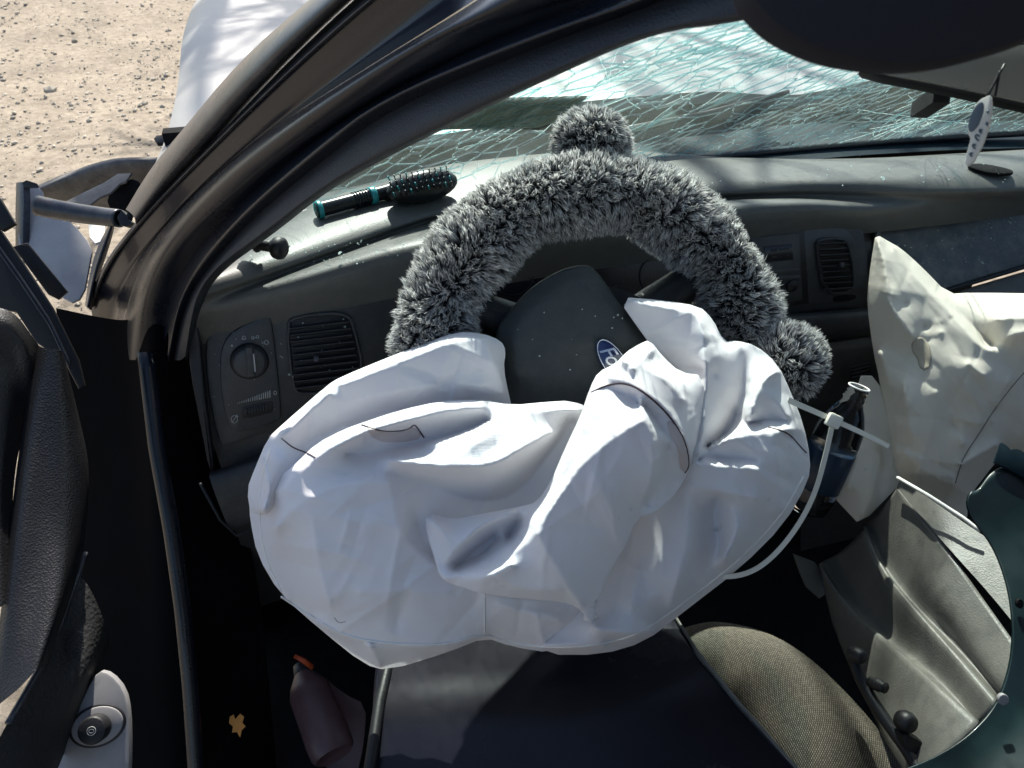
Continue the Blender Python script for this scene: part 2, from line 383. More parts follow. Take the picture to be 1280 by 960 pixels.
M['tagd'] = plastic('tag_print', (.10, .13, .17), .5, .1)
M['tan'] = plastic('visor_cloth', (.012, .013, .020), .9, .2)
M['olive'] = plastic('olive_label', (.13, .15, .10), .6, .2, 30)
M['olived'] = plastic('olive_label_print', (.05, .065, .045), .6)
M['bluelabel'] = plastic('blue_label', (.006, .022, .05), .35, .4, 40)
M['hem'] = plastic('bag_hem', (.80, .78, .74), .5)

def mirror_mat():
    m, t, b = new_mat('mirror_glass'); b.inputs['Base Color'].default_value = (.55, .6, .58, 1); b.inputs['Metallic'].default_value = .75; b.inputs['Roughness'].default_value = .16
    return m
M['mirror'] = mirror_mat()
def clear_mat():
    m, t, b = new_mat('clear_plastic'); b.inputs['Base Color'].default_value = (.93, .95, .95, 1); b.inputs['Transmission Weight'].default_value = 1; b.inputs['Roughness'].default_value = .05; b.inputs['IOR'].default_value = 1.33
    return m
M['clear'] = clear_mat()
def glass_mat(name, tint, haze, hz=(.62, .70, .64)):
    """laminated glass: tinted see-through pane with fresnel gloss and pale dust/craze film"""
    m, t, b = new_mat(name); N = t.nodes; L = t.links; N.remove(b)
    tc = N.new('ShaderNodeTexCoord')
    tr = N.new('ShaderNodeBsdfTransparent'); tr.inputs[0].default_value = (*tint, 1)
    gl = N.new('ShaderNodeBsdfGlossy'); gl.inputs['Roughness'].default_value = .06
    df = N.new('ShaderNodeBsdfDiffuse'); df.inputs[0].default_value = (*hz, 1)
    tl = N.new('ShaderNodeBsdfTranslucent'); tl.inputs[0].default_value = (*hz, 1)
    lw = N.new('ShaderNodeLayerWeight'); lw.inputs[0].default_value = .5
    pw = N.new('ShaderNodeMath'); pw.operation = 'POWER'; pw.inputs[1].default_value = 5; L.new(lw.outputs['Facing'], pw.inputs[0])
    fr = N.new('ShaderNodeMapRange'); fr.inputs[3].default_value = .02; fr.inputs[4].default_value = .13; L.new(pw.outputs[0], fr.inputs[0])
    no = N.new('ShaderNodeTexNoise'); no.inputs['Scale'].default_value = 8; no.inputs['Detail'].default_value = 7; no.inputs['Roughness'].default_value = .7; L.new(tc.outputs['Object'], no.inputs['Vector'])
    mr = N.new('ShaderNodeMapRange'); mr.inputs[1].default_value = .3; mr.inputs[2].default_value = .75; mr.inputs[3].default_value = haze*.45; mr.inputs[4].default_value = haze*1.5; L.new(no.outputs[0], mr.inputs[0])
    a = N.new('ShaderNodeMixShader'); a.inputs[0].default_value = .6; L.new(df.outputs[0], a.inputs[1]); L.new(tl.outputs[0], a.inputs[2])
    c = N.new('ShaderNodeMixShader'); L.new(mr.outputs[0], c.inputs[0]); L.new(tr.outputs[0], c.inputs[1]); L.new(a.outputs[0], c.inputs[2])
    d = N.new('ShaderNodeMixShader'); L.new(fr.outputs[0], d.inputs[0]); L.new(c.outputs[0], d.inputs[1]); L.new(gl.outputs[0], d.inputs[2])
    L.new(d.outputs[0], N['Material Output'].inputs[0]); return m
M['glass'] = glass_mat('windshield_glass', (.925, .975, .975), .030)
M['film'] = glass_mat('clear_interlayer', (.97, .99, .98), .012)
M['edge'] = glass_mat('glass_piece_edge', (.55, .78, .80), .22, (.8, .9, .9))
M['crack'] = glass_mat('fractured_glass_edge', (.80, .93, .92), .6, (.86, .92, .90))
def attr_mat(name, rough=.6):
    m, t, b = new_mat(name); N = t.nodes; L = t.links
    a = N.new('ShaderNodeVertexColor'); a.layer_name = 'col'
    L.new(a.outputs[0], b.inputs['Base Color']); b.inputs['Roughness'].default_value = rough; b.inputs['Specular IOR Level'].default_value = .3
    tr = N.new('ShaderNodeBsdfTranslucent'); L.new(a.outputs[0], tr.inputs[0])
    ms = N.new('ShaderNodeMixShader'); ms.inputs[0].default_value = .42; L.new(b.outputs[0], ms.inputs[1]); L.new(tr.outputs[0], ms.inputs[2]); L.new(ms.outputs[0], N['Material Output'].inputs[0])
    return m
M['fur'] = attr_mat('frosted_fur')
def tweed():
    m, t, b = new_mat('seat_tweed'); N = t.nodes; L = t.links
    a = N.new('ShaderNodeVertexColor'); a.layer_name = 'col'; L.new(a.outputs[0], b.inputs['Base Color']); b.inputs['Roughness'].default_value = .9; b.inputs['Specular IOR Level'].default_value = .1
    return m
M['tweed'] = tweed()
def ground_mat():
    m, t, b = new_mat('gravel_ground'); N = t.nodes; L = t.links
    tc = N.new('ShaderNodeTexCoord')
    n1 = N.new('ShaderNodeTexNoise'); n1.inputs['Scale'].default_value = 1.6; n1.inputs['Detail'].default_value = 8; n1.inputs['Roughness'].default_value = .7; L.new(tc.outputs['Object'], n1.inputs['Vector'])
    n2 = N.new('ShaderNodeTexNoise'); n2.inputs['Scale'].default_value = 26; n2.inputs['Detail'].default_value = 8; n2.inputs['Roughness'].default_value = .75; L.new(tc.outputs['Object'], n2.inputs['Vector'])
    cr = N.new('ShaderNodeValToRGB'); cr.color_ramp.elements[0].position = .3; cr.color_ramp.elements[0].color = (.165, .138, .105, 1); cr.color_ramp.elements[1].position = .62; cr.color_ramp.elements[1].color = (.35, .30, .24, 1)
    L.new(n2.outputs[0], cr.inputs[0])
    c2 = N.new('ShaderNodeMapRange'); c2.inputs[1].default_value = .3; c2.inputs[2].default_value = .7; c2.inputs[3].default_value = .72; c2.inputs[4].default_value = 1.15; L.new(n1.outputs[0], c2.inputs[0])
    mx = N.new('ShaderNodeMix'); mx.data_type = 'RGBA'; mx.blend_type = 'MULTIPLY'; mx.inputs[0].default_value = 1; L.new(cr.outputs[0], mx.inputs[6]); L.new(c2.outputs[0], mx.inputs[7]); L.new(mx.outputs[2], b.inputs['Base Color'])
    b.inputs['Roughness'].default_value = .95; b.inputs['Specular IOR Level'].default_value = .1
    bp = N.new('ShaderNodeBump'); bp.inputs['Strength'].default_value = .7; bp.inputs['Distance'].default_value = .012; L.new(n2.outputs[0], bp.inputs['Height']); L.new(bp.outputs[0], b.inputs['Normal'])
    return m
M['ground'] = ground_mat()
M['stone'] = plastic('gravel_stone', (.40, .36, .30), .9, .45, 3, spec=.1)
def setcol(ob, cols):
    a = ob.data.color_attributes.new('col', 'FLOAT_COLOR', 'POINT'); c = np.ones((len(ob.data.vertices), 4)); c[:, :3] = cols; a.data.foreach_set('color', c.ravel())

# ================================================================ SETTING: ground, gravel
gx, gy = np.meshgrid(np.r_[-60, -20, np.linspace(-6, 2, 90), 20, 60], np.r_[-60, -10, np.linspace(.5, 9, 110), 20, 60], indexing='ij')
gz = .018*vnoise(gx*3, gy*3, 4)+.010*vnoise(gx*9, gy*9, 5)+.03*vnoise(gx*.7, gy*.7, 6)-.03
idx = np.arange(gx.size).reshape(gx.shape)
Fg = np.stack([idx[:-1, :-1], idx[1:, :-1], idx[1:, 1:], idx[:-1, 1:]], -1).reshape(-1, 4)
g = link_mesh('ground', np.stack([gx, gy, gz], -1).reshape(-1, 3), Fg, M['ground'], loc=(0, 0, 0)); tag(g, 'dry beige gravel yard beside the car', 'ground', kind='structure')
def gravel(n):
    ico = bmesh.new(); bmesh.ops.create_icosphere(ico, subdivisions=1, radius=1); ico.verts.ensure_lookup_table()
    B = np.array([v.co[:] for v in ico.verts]); T = np.array([[v.index for v in f.verts] for f in ico.faces]); ico.free()
    x = rng.uniform(-3.9, -.8, n); y = rng.uniform(1.6, 8, n)
    k = vnoise(x*1.4, y*1.4, 11)+.6*vnoise(x*4, y*4, 12); ok = k > rng.uniform(-1.1, .9, n); x, y = x[ok], y[ok]; n = len(x)
    s = .0045+.011*rng.random(n)**4; s[rng.random(n) < .012] *= 1.9
    V = B[None]*s[:, None, None]*rng.uniform(.65, 1.3, (n, 1, 3))*rng.uniform(.75, 1.2, (n, len(B), 1))*[1, 1, .7]
    a = rng.uniform(0, 6.28, n); ca, sa = np.cos(a)[:, None], np.sin(a)[:, None]
    V = np.stack([V[..., 0]*ca-V[..., 1]*sa, V[..., 0]*sa+V[..., 1]*ca, V[..., 2]], -1)
    z = .018*vnoise(x*3, y*3, 4)+.010*vnoise(x*9, y*9, 5)+.03*vnoise(x*.7, y*.7, 6)-.03
    V += np.stack([x, y, z+s*.25], -1)[:, None]
    Fc = (T[None]+(np.arange(n)*len(B))[:, None, None]).reshape(-1, 3)
    o = link_mesh('gravel', V.reshape(-1, 3), Fc, M['stone'], smooth=False, loc=(0, 0, 0)); tag(o, 'loose small stones scattered over the yard', 'gravel', kind='stuff')
gravel(11000)

# ================================================================ CAR OUTSIDE: hood, cowl, wiper, roof, side
def hood():
    X = np.linspace(-.875, .875, 40); rows = []
    for v in np.linspace(0, 1, 26):
        Yv = .50+1.9*v; edge = .12*(np.abs(X)/.86)**2*(-1)
        y = Yv+(1-v)*(.10*(1-(X/.86)**2))
        z = .945-.05*v*v+.03*(1-(X/.86)**2)+.012*vnoise(X*5, np.full(40, v*6), 21)+.022*np.maximum(0, vnoise(X*2.3+3, np.full(40, v*3), 22))
        z = z-.02*(np.abs(X) > .845); rows.append(np.stack([X+.01*np.sin(v*9)*(np.abs(X) > .8), y, z], -1))
    rows = np.array(rows); a, b = rows.shape[:2]; top = rows.reshape(-1, 3); n = len(top)
    V = np.vstack([top, top-[0, 0, .02]]); idx = np.arange(n).reshape(a, b)
    Fc = np.stack([idx[:-1, :-1], idx[:-1, 1:], idx[1:, 1:], idx[1:, :-1]], -1).reshape(-1, 4).tolist()
    Fc += [[i+n for i in f[::-1]] for f in Fc]
    ring = list(idx[0, :])+list(idx[1:, -1])+list(idx[-1, -2::-1])+list(idx[-2:0:-1, 0])
    Fc += [[ring[(i+1) % len(ring)], ring[i], ring[i]+n, ring[(i+1) % len(ring)]+n] for i in range(len(ring))]
    o = angle_smooth(link_mesh('car_hood', V, Fc, M['hood']), 50); tag(o, 'pale silver buckled car hood beyond the cracked windshield', 'hood')
hood()
V, Fc = loft([[(-.80, .36, .90), (-.3, .42, .925), (.3, .42, .925), (.85, .36, .90)], [(-.80, .44, .91), (-.3, .50, .93), (.3, .50, .93), (.85, .44, .91)], [(-.82, .58, .89), (-.3, .66, .91), (.3, .66, .91), (.85, .58, .89)], [(-.82, .62, .80), (-.3, .70, .80), (.3, .70, .80), (.85, .62, .80)]], 60, 4)
tag(link_mesh('cowl_panel', V, Fc, M['cowl']), 'black plastic cowl between windshield and hood', 'cowl')
P = UZ(np.array([780, 880, 985]), np.array([163, 143, 115]), .99); V, Fc = tube_geo(resample(P, 20), np.linspace(.006, .004, 20), 8)
wp = thing('windshield_wiper', P[0], 'black wiper arm lying across the hood behind cracked glass', 'wiper')
link_mesh('arm', V, Fc, M['black'], wp)
V, Fc = box_geo((P[0]+P[2])/2-[0, 0, .012], (P[2]-P[0])*.42, [0, .0025, 0], [0, 0, .007]); link_mesh('blade', V, Fc, M['rubber'], wp, smooth=False)
# roof with headliner, far side and back of the cabin: what shades the interior
rf = thing('car_roof', (.1, -.9, 1.36), 'dark car roof with headliner above the cabin', 'roof')
V, Fc = loft([[(-.33, -.20, 1.39), (-.36, -.5, 1.50), (-.36, -.9, 1.53), (-.36, -1.9, 1.47)], [(.1, -.14, 1.41), (.1, -.5, 1.52), (.1, -.9, 1.55), (.1, -1.9, 1.49)], [(.62, -.20, 1.39), (.62, -.5, 1.50), (.62, -.9, 1.53), (.62, -1.9, 1.47)]], 20, 5); link_mesh('roof_skin', V, Fc, M['paint'], rf)
V, Fc = loft([[(-.33, -.22, 1.37), (-.35, -.5, 1.478), (-.35, -.9, 1.505), (-.35, -1.9, 1.45)], [(.1, -.16, 1.39), (.1, -.5, 1.498), (.1, -.9, 1.525), (.1, -1.9, 1.47)], [(.62, -.22, 1.37), (.62, -.5, 1.478), (.62, -.9, 1.505), (.62, -1.9, 1.45)]], 20, 5); link_mesh('headliner', V, Fc, M['grey'], rf)
V, Fc = loft([[(-.62, -.86, 1.36), (-.64, -1.4, 1.36), (-.62, -1.9, 1.33)], [(-.55, -.86, 1.47), (-.57, -1.4, 1.47), (-.55, -1.9, 1.42)], [(-.34, -.86, 1.53), (-.34, -1.4, 1.52), (-.34, -1.9, 1.47)]], 12, 4); link_mesh('rear_roof', V, Fc, M['paint'], rf)
rd9 = thing('rear_door', (-.9, -1.4, .2), 'dark rear door and centre pillar behind the front seat', 'car door')
V, Fc = box_geo((-.90, -1.40, .60), (.05, 0, 0), (0, .50, 0), (0, 0, .36)); bevelled(link_mesh('rear_door_panel', V, Fc, M['paint'], rd9), .02)
V, Fc = tube_geo(resample([(-.90, -.93, .5), (-.86, -.93, 1.0), (-.62, -.92, 1.38)], 10), .05, 8); link_mesh('centre_pillar', V, Fc, M['black'], rd9)
side = thing('passenger_side', (.8, -.4, .3), 'dark passenger door and pillar on the far side', 'car door')
V, Fc = box_geo((.80, -.35, .60), (.05, 0, 0), (0, .78, 0), (0, 0, .33)); bevelled(link_mesh('door_panel', V, Fc, M['door'], side), .01)
V, Fc = tube_geo(resample([(.76, .36, .93), (.68, .05, 1.2), (.62, -.22, 1.37)], 10), .03, 8); link_mesh('pillar', V, Fc, M['trim'], side)
V, Fc = box_geo((.1, -1.35, .72), (.74, 0, 0), (0, .10, .02), (0, -.10, .46)); bk = link_mesh('seat_back', V, Fc, M['panelgrey']); bevelled(bk, .05, 4); tag(bk, 'grey cloth seat back at the rear of the cabin', 'seat')
fl = loft([[(-.90, .9, .45), (0, .9, .45), (.85, .9, .45)], [(-.90, .62, .30), (0, .62, .32), (.85, .62, .30)], [(-.90, .3, .25), (0, .3, .30), (.85, .3, .25)], [(-.90, -.6, .24), (0, -.6, .30), (.85, -.6, .24)], [(-.90, -1.8, .24), (0, -1.8, .30), (.85, -1.8, .24)]], 30, 5)
tag(link_mesh('car_floor', *fl, M['void']), 'black carpeted car floor under the dashboard', 'floor', kind='structure')
V, Fc = box_geo((0, .72, .62), (.86, 0, 0), (0, .012, 0), (0, 0, .33)); tag(link_mesh('firewall', V, Fc, M['void'], smooth=False), 'black firewall behind the dashboard', 'firewall', kind='structure')

bs = thing('front_fender', (-.93, 1.0, .2), 'dark car flank below the hood edge in shadow', 'fender')  # unseen body side, added to keep the sun off the jamb
V, Fc = box_geo((-.85, 1.05, .50), (.012, 0, 0), (0, .80, 0), (0, 0, .34)); link_mesh('flank_panel', V, Fc, M['paint'], bs, smooth=False)
V, Fc = box_geo((-.945, -.75, .26), (.03, 0, 0), (0, .92, 0), (0, 0, .10)); bevelled(link_mesh('rocker_sill', V, Fc, M['black'], bs), .01)
# ================================================================ A-PILLAR AND DOOR FRAME
def pdep(x, y, k=1.0):
    s = ((x-150)*730+(y-350)*(-316))/(730**2+316**2)
    return k/(1.02+1.36*np.clip(s, -.25, 1.25))
def edge(pts, k): p = np.array(pts, float); return UD(p[:, 0], p[:, 1], pdep(p[:, 0], p[:, 1], k))
E0 = [(440, -45), (386, 0), (300, 75), (229, 161), (188, 210), (157, 262)]
E1 = [(470, -45), (414, 0), (322, 84), (243, 172), (202, 224), (168, 272)]
E2 = [(500, -45), (440, 0), (340, 97), (255, 190), (205, 245), (176, 285)]
E2b = [(512, -40), (452, 0), (337, 106), (240, 203), (175, 270), (128, 330), (108, 385)]
E3 = [(525, -40), (466, 0), (345, 108), (245, 207), (180, 274), (133, 334), (114, 388)]
E3b = [(560, -40), (500, 6), (370, 120), (265, 215), (198, 285), (150, 345), (130, 395), (128, 450)]
E4 = [(650, -40), (595, 0), (480, 71), (337, 161), (244, 240), (183, 315), (158, 380), (150, 450)]
E4b = [(700, -40), (640, 0), (520, 55), (370, 155), (270, 237), (205, 312), (176, 380), (166, 450)]
E5 = [(740, -35), (685, 0), (550, 55), (400, 158), (300, 236), (222, 310), (192, 370), (180, 450)]
E5b = [(1000, -75), (800, -35), (735, 2), (600, 55), (440, 138), (340, 215), (250, 303), (212, 365), (198, 450)]
E6 = [(1020, -55), (860, -30), (805, 0), (662, 48), (475, 126), (400, 186), (310, 262), (250, 330), (222, 380), (210, 450)]
E6b = [(1030, -48), (880, -28), (820, 6), (680, 55), (490, 135), (410, 195), (318, 270), (255, 338), (228, 388), (216, 450)]
E6c = [(1040, -22), (960, -10), (850, 22), (685, 80), (520, 150), (430, 208), (335, 280), (268, 335), (240, 380), (226, 450)]
E7 = [(1050, 4), (1010, 12), (950, 22), (880, 34), (842, 37), (775, 56), (685, 97), (610, 131), (550, 161), (467, 202), (400, 240), (330, 296), (270, 338), (244, 372), (232, 450)]
pil = thing('windshield_pillar', edge(E4, 1)[-1], 'dark pillar curving between the windshield and door opening', 'pillar')
def part(name, rows, mat, n=60, m=5): V, Fc = loft(rows, n, m); return link_mesh(name, V, Fc, mat, pil)
part('outer_moulding', [edge(E0, 1.10), edge([(a+5, b+3) for a, b in E0], 1.055), edge(E1, 1.03), edge([(a-6, b-5) for a, b in E2], 1.045), edge(E2, 1.09)], M['mould'])
part('drip_channel', [edge(E2, 1.085), edge(E2b, 1.06)], M['black'], m=2)
part('frame_flange', [edge(E2b, 1.06), edge([((a[0]+b[0])/2, (a[1]+b[1])/2) for a, b in zip(E2b, E3)], 1.045), edge(E3, 1.055)], M['mould'], m=3)
part('door_frame', [edge(E3, 1.06), edge(E3b, 1.07), edge([(a[0]*.5+b[0]*.5, a[1]*.5+b[1]*.5) for a, b in zip(E3b, E4)], 1.075), edge(E4, 1.045)], M['paint'])
part('door_seal', [edge(E4, 1.05), edge([(a[0]*.6+b[0]*.4, a[1]*.6+b[1]*.4) for a, b in zip(E4, E4b)], 1.01), edge(E4b, .995), edge(E5, 1.01), edge(E5b, 1.045)], M['rubber'])
part('seal_lip', [edge(E5b, 1.045), edge([(a[0]*.5+b[0]*.5, a[1]*.5+b[1]*.5) for a, b in zip(E5b, E6)], 1.02), edge(E6, 1.005), edge(E6b, 1.03)], M['rubber'])
part('pillar_trim', [edge(E6b, 1.03), edge(E6c, 1.0), edge([(a, b-5) for a, b in E7], .995), edge(E7, 1.01), edge([(a+10, b-2) for a, b in E7], 1.07)], M['trim'])
# torn moulding stub + broken end
st = thing('broken_moulding', UD(100, 285, 1.12), 'broken grey tube sticking out sideways from the pillar base', 'moulding')
p = np.array([(47, 257, 1.10), (70, 262, 1.10), (100, 267, 1.09), (130, 271, 1.08), (150, 273, 1.07)]); P = UD(p[:, 0], p[:, 1], p[:, 2])
V, Fc = tube_geo(resample(P, 30), np.linspace(.0140, .0120, 30), 18, False); ob = link_mesh('tube', V, Fc, M['mould'], st)
md = ob.modifiers.new('wall', 'SOLIDIFY'); md.thickness = .002
p = np.array([(146, 272), (152, 262), (158, 268), (163, 258), (160, 274), (168, 279), (157, 283), (150, 281)], float)
slab('torn_end', p, UD(155, 272, 1.05), -FW, .012, M['black'], st, .001, 0)

# lower jamb and kick panel: black interior side below the pillar
J = thing('door_jamb', UD(180, 900, 1.1), 'black door jamb and kick panel below the pillar', 'door jamb')
rows = [[(70, 385), (80, 480), (84, 640), (70, 760), (20, 900), (0, 1000)], [(150, 400), (160, 500), (165, 640), (165, 780), (170, 900), (175, 1000)], [(190, 390), (200, 500), (215, 640), (228, 780), (240, 900), (250, 1000)], [(232, 400), (262, 560), (310, 660), (330, 780), (340, 900), (350, 1000)]]
ks = [(1.13, 1.16), (1.07, 1.05), (1.0, 1.06), (1.06, 1.2)]
RW = []
for rr, (a, b) in zip(rows, ks):
    q = np.array(rr, float); RW.append(UD(q[:, 0], q[:, 1], np.linspace(a, b, len(q))*.97))
V, Fc = loft(RW, 40, 6); link_mesh('jamb_panel', V, Fc, M['jamb'], J)
q = np.array([(182, 440), (196, 560), (214, 660), (228, 760), (238, 860), (246, 980)], float); V, Fc = tube_geo(resample(UD(q[:, 0], q[:, 1], np.linspace(.955, 1.0, 6)), 30), .010, 10); link_mesh('jamb_seal', V, Fc, M['rubber'], J)

# ================================================================ OUTSIDE WRECKAGE (left)
f_ = thing('torn_fender', UD(60, 355, 1.3), 'pale silver torn fender sheet jutting out beside the pillar', 'fender')
slab('sheet', [(27, 229), (45, 231), (55, 241), (53, 256), (57, 269), (75, 275), (90, 277), (116, 309), (112, 330), (104, 372), (85, 380), (60, 350), (24, 320), (22, 290)], UD(60, 300, 1.32), nrm(-FW+RT*.25+UP*.25), .006, M['silver'], f_, .002, 1)
slab('folded_edge', [(20, 228), (29, 227), (30, 250), (28, 322), (19, 318), (19, 260)], UD(25, 280, 1.31), nrm(-FW-RT*.7), .010, M['mould'], f_, .001, 0)
slab('rolled_tip', [(27, 228), (33, 225), (45, 229), (48, 234), (30, 235)], UD(35, 230, 1.30), -FW, .004, M['black'], f_, .001, 0)
b_ = thing('bumper_liner', UD(120, 250, 1.55), 'dusty dark plastic wheel liner torn open beside the fender', 'wheel liner')
V, Fc = loft([UD(np.array([46, 80, 135, 175, 215]), np.array([232, 217, 198, 196, 197]), 1.62), UD(np.array([50, 82, 137, 176, 215]), np.array([236, 222, 203, 200, 201]), 1.58), UD(np.array([54, 90, 130, 170, 205]), np.array([248, 245, 232, 226, 222]), 1.62), UD(np.array([60, 100, 140, 170, 205]), np.array([262, 262, 262, 262, 258]), 1.70)], 40, 5); link_mesh('liner_wall', V, Fc, M['liner'], b_)
slab('torn_flap', [(78, 254), (105, 240), (130, 228), (147, 217), (164, 216), (157, 227), (150, 229), (138, 241), (125, 246), (112, 256)], UD(120, 235, 1.5), nrm(-FW+UP*.8), .004, M['tear'], b_, .001, 0)
slab('inner_recess', [(132, 246), (150, 228), (170, 222), (180, 240), (170, 275), (140, 268)], UD(150, 245, 1.53), -FW, .003, M['void'], b_, .001, 1)
hl = slab('white_shard', [(110, 281), (131, 279), (131, 300), (119, 304), (112, 296)], UD(120, 290, 1.36), nrm(-FW+UP*1.2), .004, M['tagw'], None, .001, 0); tag(hl, 'small white plastic shard glowing in sun under the broken tube', 'shard')  # white spot built as a thin white plate
dbr = slab('black_shard', [(192, 173), (196, 169), (216, 167), (224, 176), (214, 183), (208, 178), (196, 179)], UD(205, 175, 1.6), nrm(-FW+UP*.6), .008, M['black'], None, .001, 0); tag(dbr, 'small torn black plastic scrap at the hood edge', 'scrap')
pc = thing('pillar_foot', UD(125, 350, 1.02), 'dusty grey fender corner curving round the pillar foot', 'fender')
V, Fc = loft([UD(np.array([138, 125, 113, 106]), np.array([278, 300, 335, 382]), 1.12), UD(np.array([140, 130, 118, 109]), np.array([280, 305, 340, 384]), 1.08), UD(np.array([143, 137, 124, 114]), np.array([285, 308, 345, 386]), 1.10)], 24, 5); link_mesh('corner_skin', V, Fc, M['mould'], pc)

# ================================================================ OPEN DOOR (left edge)
dr = thing('car_door', UD(40, 900, .8), 'black grained door panel with armrest standing open', 'car door')
def rows_d(rr): return [UD(*np.array(r, float).T) for r in rr]
# main grained panel
V, Fc = loft(rows_d([[(-60, 380, .80), (-20, 384, .80), (0, 384, .80), (20, 392, .81), (40, 420, .82), (50, 434, .83)],
                     [(-60, 400, .77), (-20, 400, .77), (0, 402, .78), (18, 412, .79), (34, 440, .80), (44, 470, .82)],
                     [(-60, 470, .78), (-20, 470, .78), (0, 470, .79), (14, 480, .80), (24, 500, .81), (34, 520, .82)],
                     [(-60, 600, .76), (-30, 600, .76), (0, 600, .77), (8, 600, .78), (14, 600, .785), (18, 600, .79)],
                     [(-60, 760, .72), (-30, 760, .72), (0, 760, .73), (6, 755, .735), (10, 750, .74), (12, 745, .745)]]), 40, 8); link_mesh('upper_panel', V, Fc, M['door'], dr)
V, Fc = loft(rows_d([[(44, 428, .84), (36, 480, .82), (24, 560, .80), (12, 660, .77), (0, 780, .73), (-20, 900, .70)],
                     [(52, 434, .815), (44, 490, .80), (34, 570, .78), (24, 660, .755), (14, 760, .73), (0, 880, .70)],
                     [(66, 436, .81), (62, 500, .80), (56, 580, .785), (50, 660, .765), (42, 760, .735), (24, 860, .70)],
                     [(78, 440, .82), (84, 510, .81), (88, 580, .80), (86, 650, .785), (78, 740, .75), (48, 835, .71)],
                     [(83, 456, .85), (98, 520, .84), (109, 575, .83), (108, 630, .82), (96, 720, .79), (58, 830, .74)],
                     [(84, 470, .90), (100, 530, .89), (112, 580, .88), (110, 640, .87), (99, 728, .84), (62, 834, .79)]]), 60, 8); link_mesh('armrest', V, Fc, M['door'], dr)
V, Fc = loft(rows_d([[(96, 715, .83), (70, 790, .78), (48, 834, .75), (0, 920, .70), (-40, 1000, .66)],
                     [(112, 735, .83), (95, 800, .80), (75, 850, .77), (30, 935, .72), (-10, 1010, .68)],
                     [(128, 770, .84), (118, 820, .81), (100, 865, .79), (60, 945, .75), (20, 1020, .70)],
                     [(138, 800, .87), (124, 845, .85), (104, 890, .83), (76, 950, .79), (50, 1020, .74)]]), 40, 6); link_mesh('door_pocket', V, Fc, M['doorrib'], dr)
q = np.array([(106, 690, .825), (98, 718, .815), (90, 738, .80), (76, 780, .775), (52, 832, .745), (10, 905, .70)]); V, Fc = tube_geo(resample(UD(q[:, 0], q[:, 1], q[:, 2]), 40), .0032, 8); link_mesh('trim_edge', V, Fc, M['mould'], dr)
# speaker grille dots
sp = []
for i in range(9):
    for j in range(10):
        x = 83+i*2.5+.25*j; y = 785+j*3.8+.9*i
        if ((x-94)/12)**2+((y-804)/19)**2 < 1:
            c = UD(x, y, .785); sp.append(box_geo(c, RT*.0006, UP*.0009, FW*.0006))
link_mesh('speaker_grille', *merge(sp), M['mould'], dr, smooth=False)['kind'] = 'stuff'
# window frame bars at the far left
for nm, poly, dd, mt in [('window_frame', [(-40, 230), (0, 286), (30, 330), (66, 385), (98, 450), (106, 482), (98, 486), (80, 452), (45, 428), (20, 390), (-40, 380)], .95, 'black'),
                         ('frame_bar', [(16, 308), (34, 303), (40, 310), (84, 364), (72, 374), (60, 368), (28, 325)], 1.02, 'black'),
                         ('frame_corner', [(-30, 240), (0, 247), (19, 279), (3, 288), (-30, 270)], .93, 'black')]:
    slab(nm, poly, UD(poly[2][0], poly[2][1], dd), nrm(-FW+RT*.4), .012, M[mt], dr, .002, 0)
for k, off in enumerate((0, 7)):
    q = np.array([(-10, 296+off), (25, 345+off), (62, 400+off), (88, 455+off)], float); V, Fc = tube_geo(resample(UPL(q[:, 0], q[:, 1], UD(30, 330, .945), nrm(-FW+RT*.4)), 24), .0012, 6); link_mesh('glass_run_strip', V, Fc, M['mould'], dr)
# boot release: bezel plate, recess ring, button
rb = thing('release_switch', UD(120, 950, .80), 'black round push button in grey oval bezel on the door', 'switch')
nb = nrm(-FW+RT*.15+UP*.2); pb = UD(120, 905, .80)
slab('bezel_plate', [(122, 838), (138, 842), (155, 862), (161, 890), (162, 940), (160, 985), (70, 985), (72, 945), (90, 905), (106, 865)], pb, nb, .01, M['grey'], rb, .003, 1, off=-.004)
def ellip(cx, cy, a, b, rot, n=36):
    t = np.arange(n)/n*2*math.pi; x = a*np.cos(t); y = b*np.sin(t); c, s = math.cos(rad(rot)), math.sin(rad(rot)); return np.stack([cx+x*c-y*s, cy+x*s+y*c], 1)
slab('recess_rim', ellip(121, 908, 37, 26, -22), pb, nb, .006, M['black'], rb, .001, 0, off=-.001)
slab('recess', ellip(121, 908, 34, 23.5, -22), pb, nb, .006, M['grey'], rb, .002, 0, off=.0006)
P0 = UPL(np.array(122.), np.array(909.), pb, nb); V, Fc = lathe_geo([(0, .0135), (.014, .0135), (.0155, .0125), (.016, .0115)], P0+nb*.001, nb, 28); angle_smooth(link_mesh('button', V, Fc, M['black'], rb), 40)
for rr_ in (.0040, .0024):
    t = np.linspace(0, 2*math.pi, 25); a1 = nrm(np.cross(nb, UP)); a2 = np.cross(nb, a1)
    V, Fc = tube_geo(P0+nb*.0172+rr_*(np.cos(t)[:, None]*a1+np.sin(t)[:, None]*a2*(.7 if rr_ < .003 else 1)), .0003, 5, False); link_mesh('button_symbol', V, Fc, M['mark'], rb)

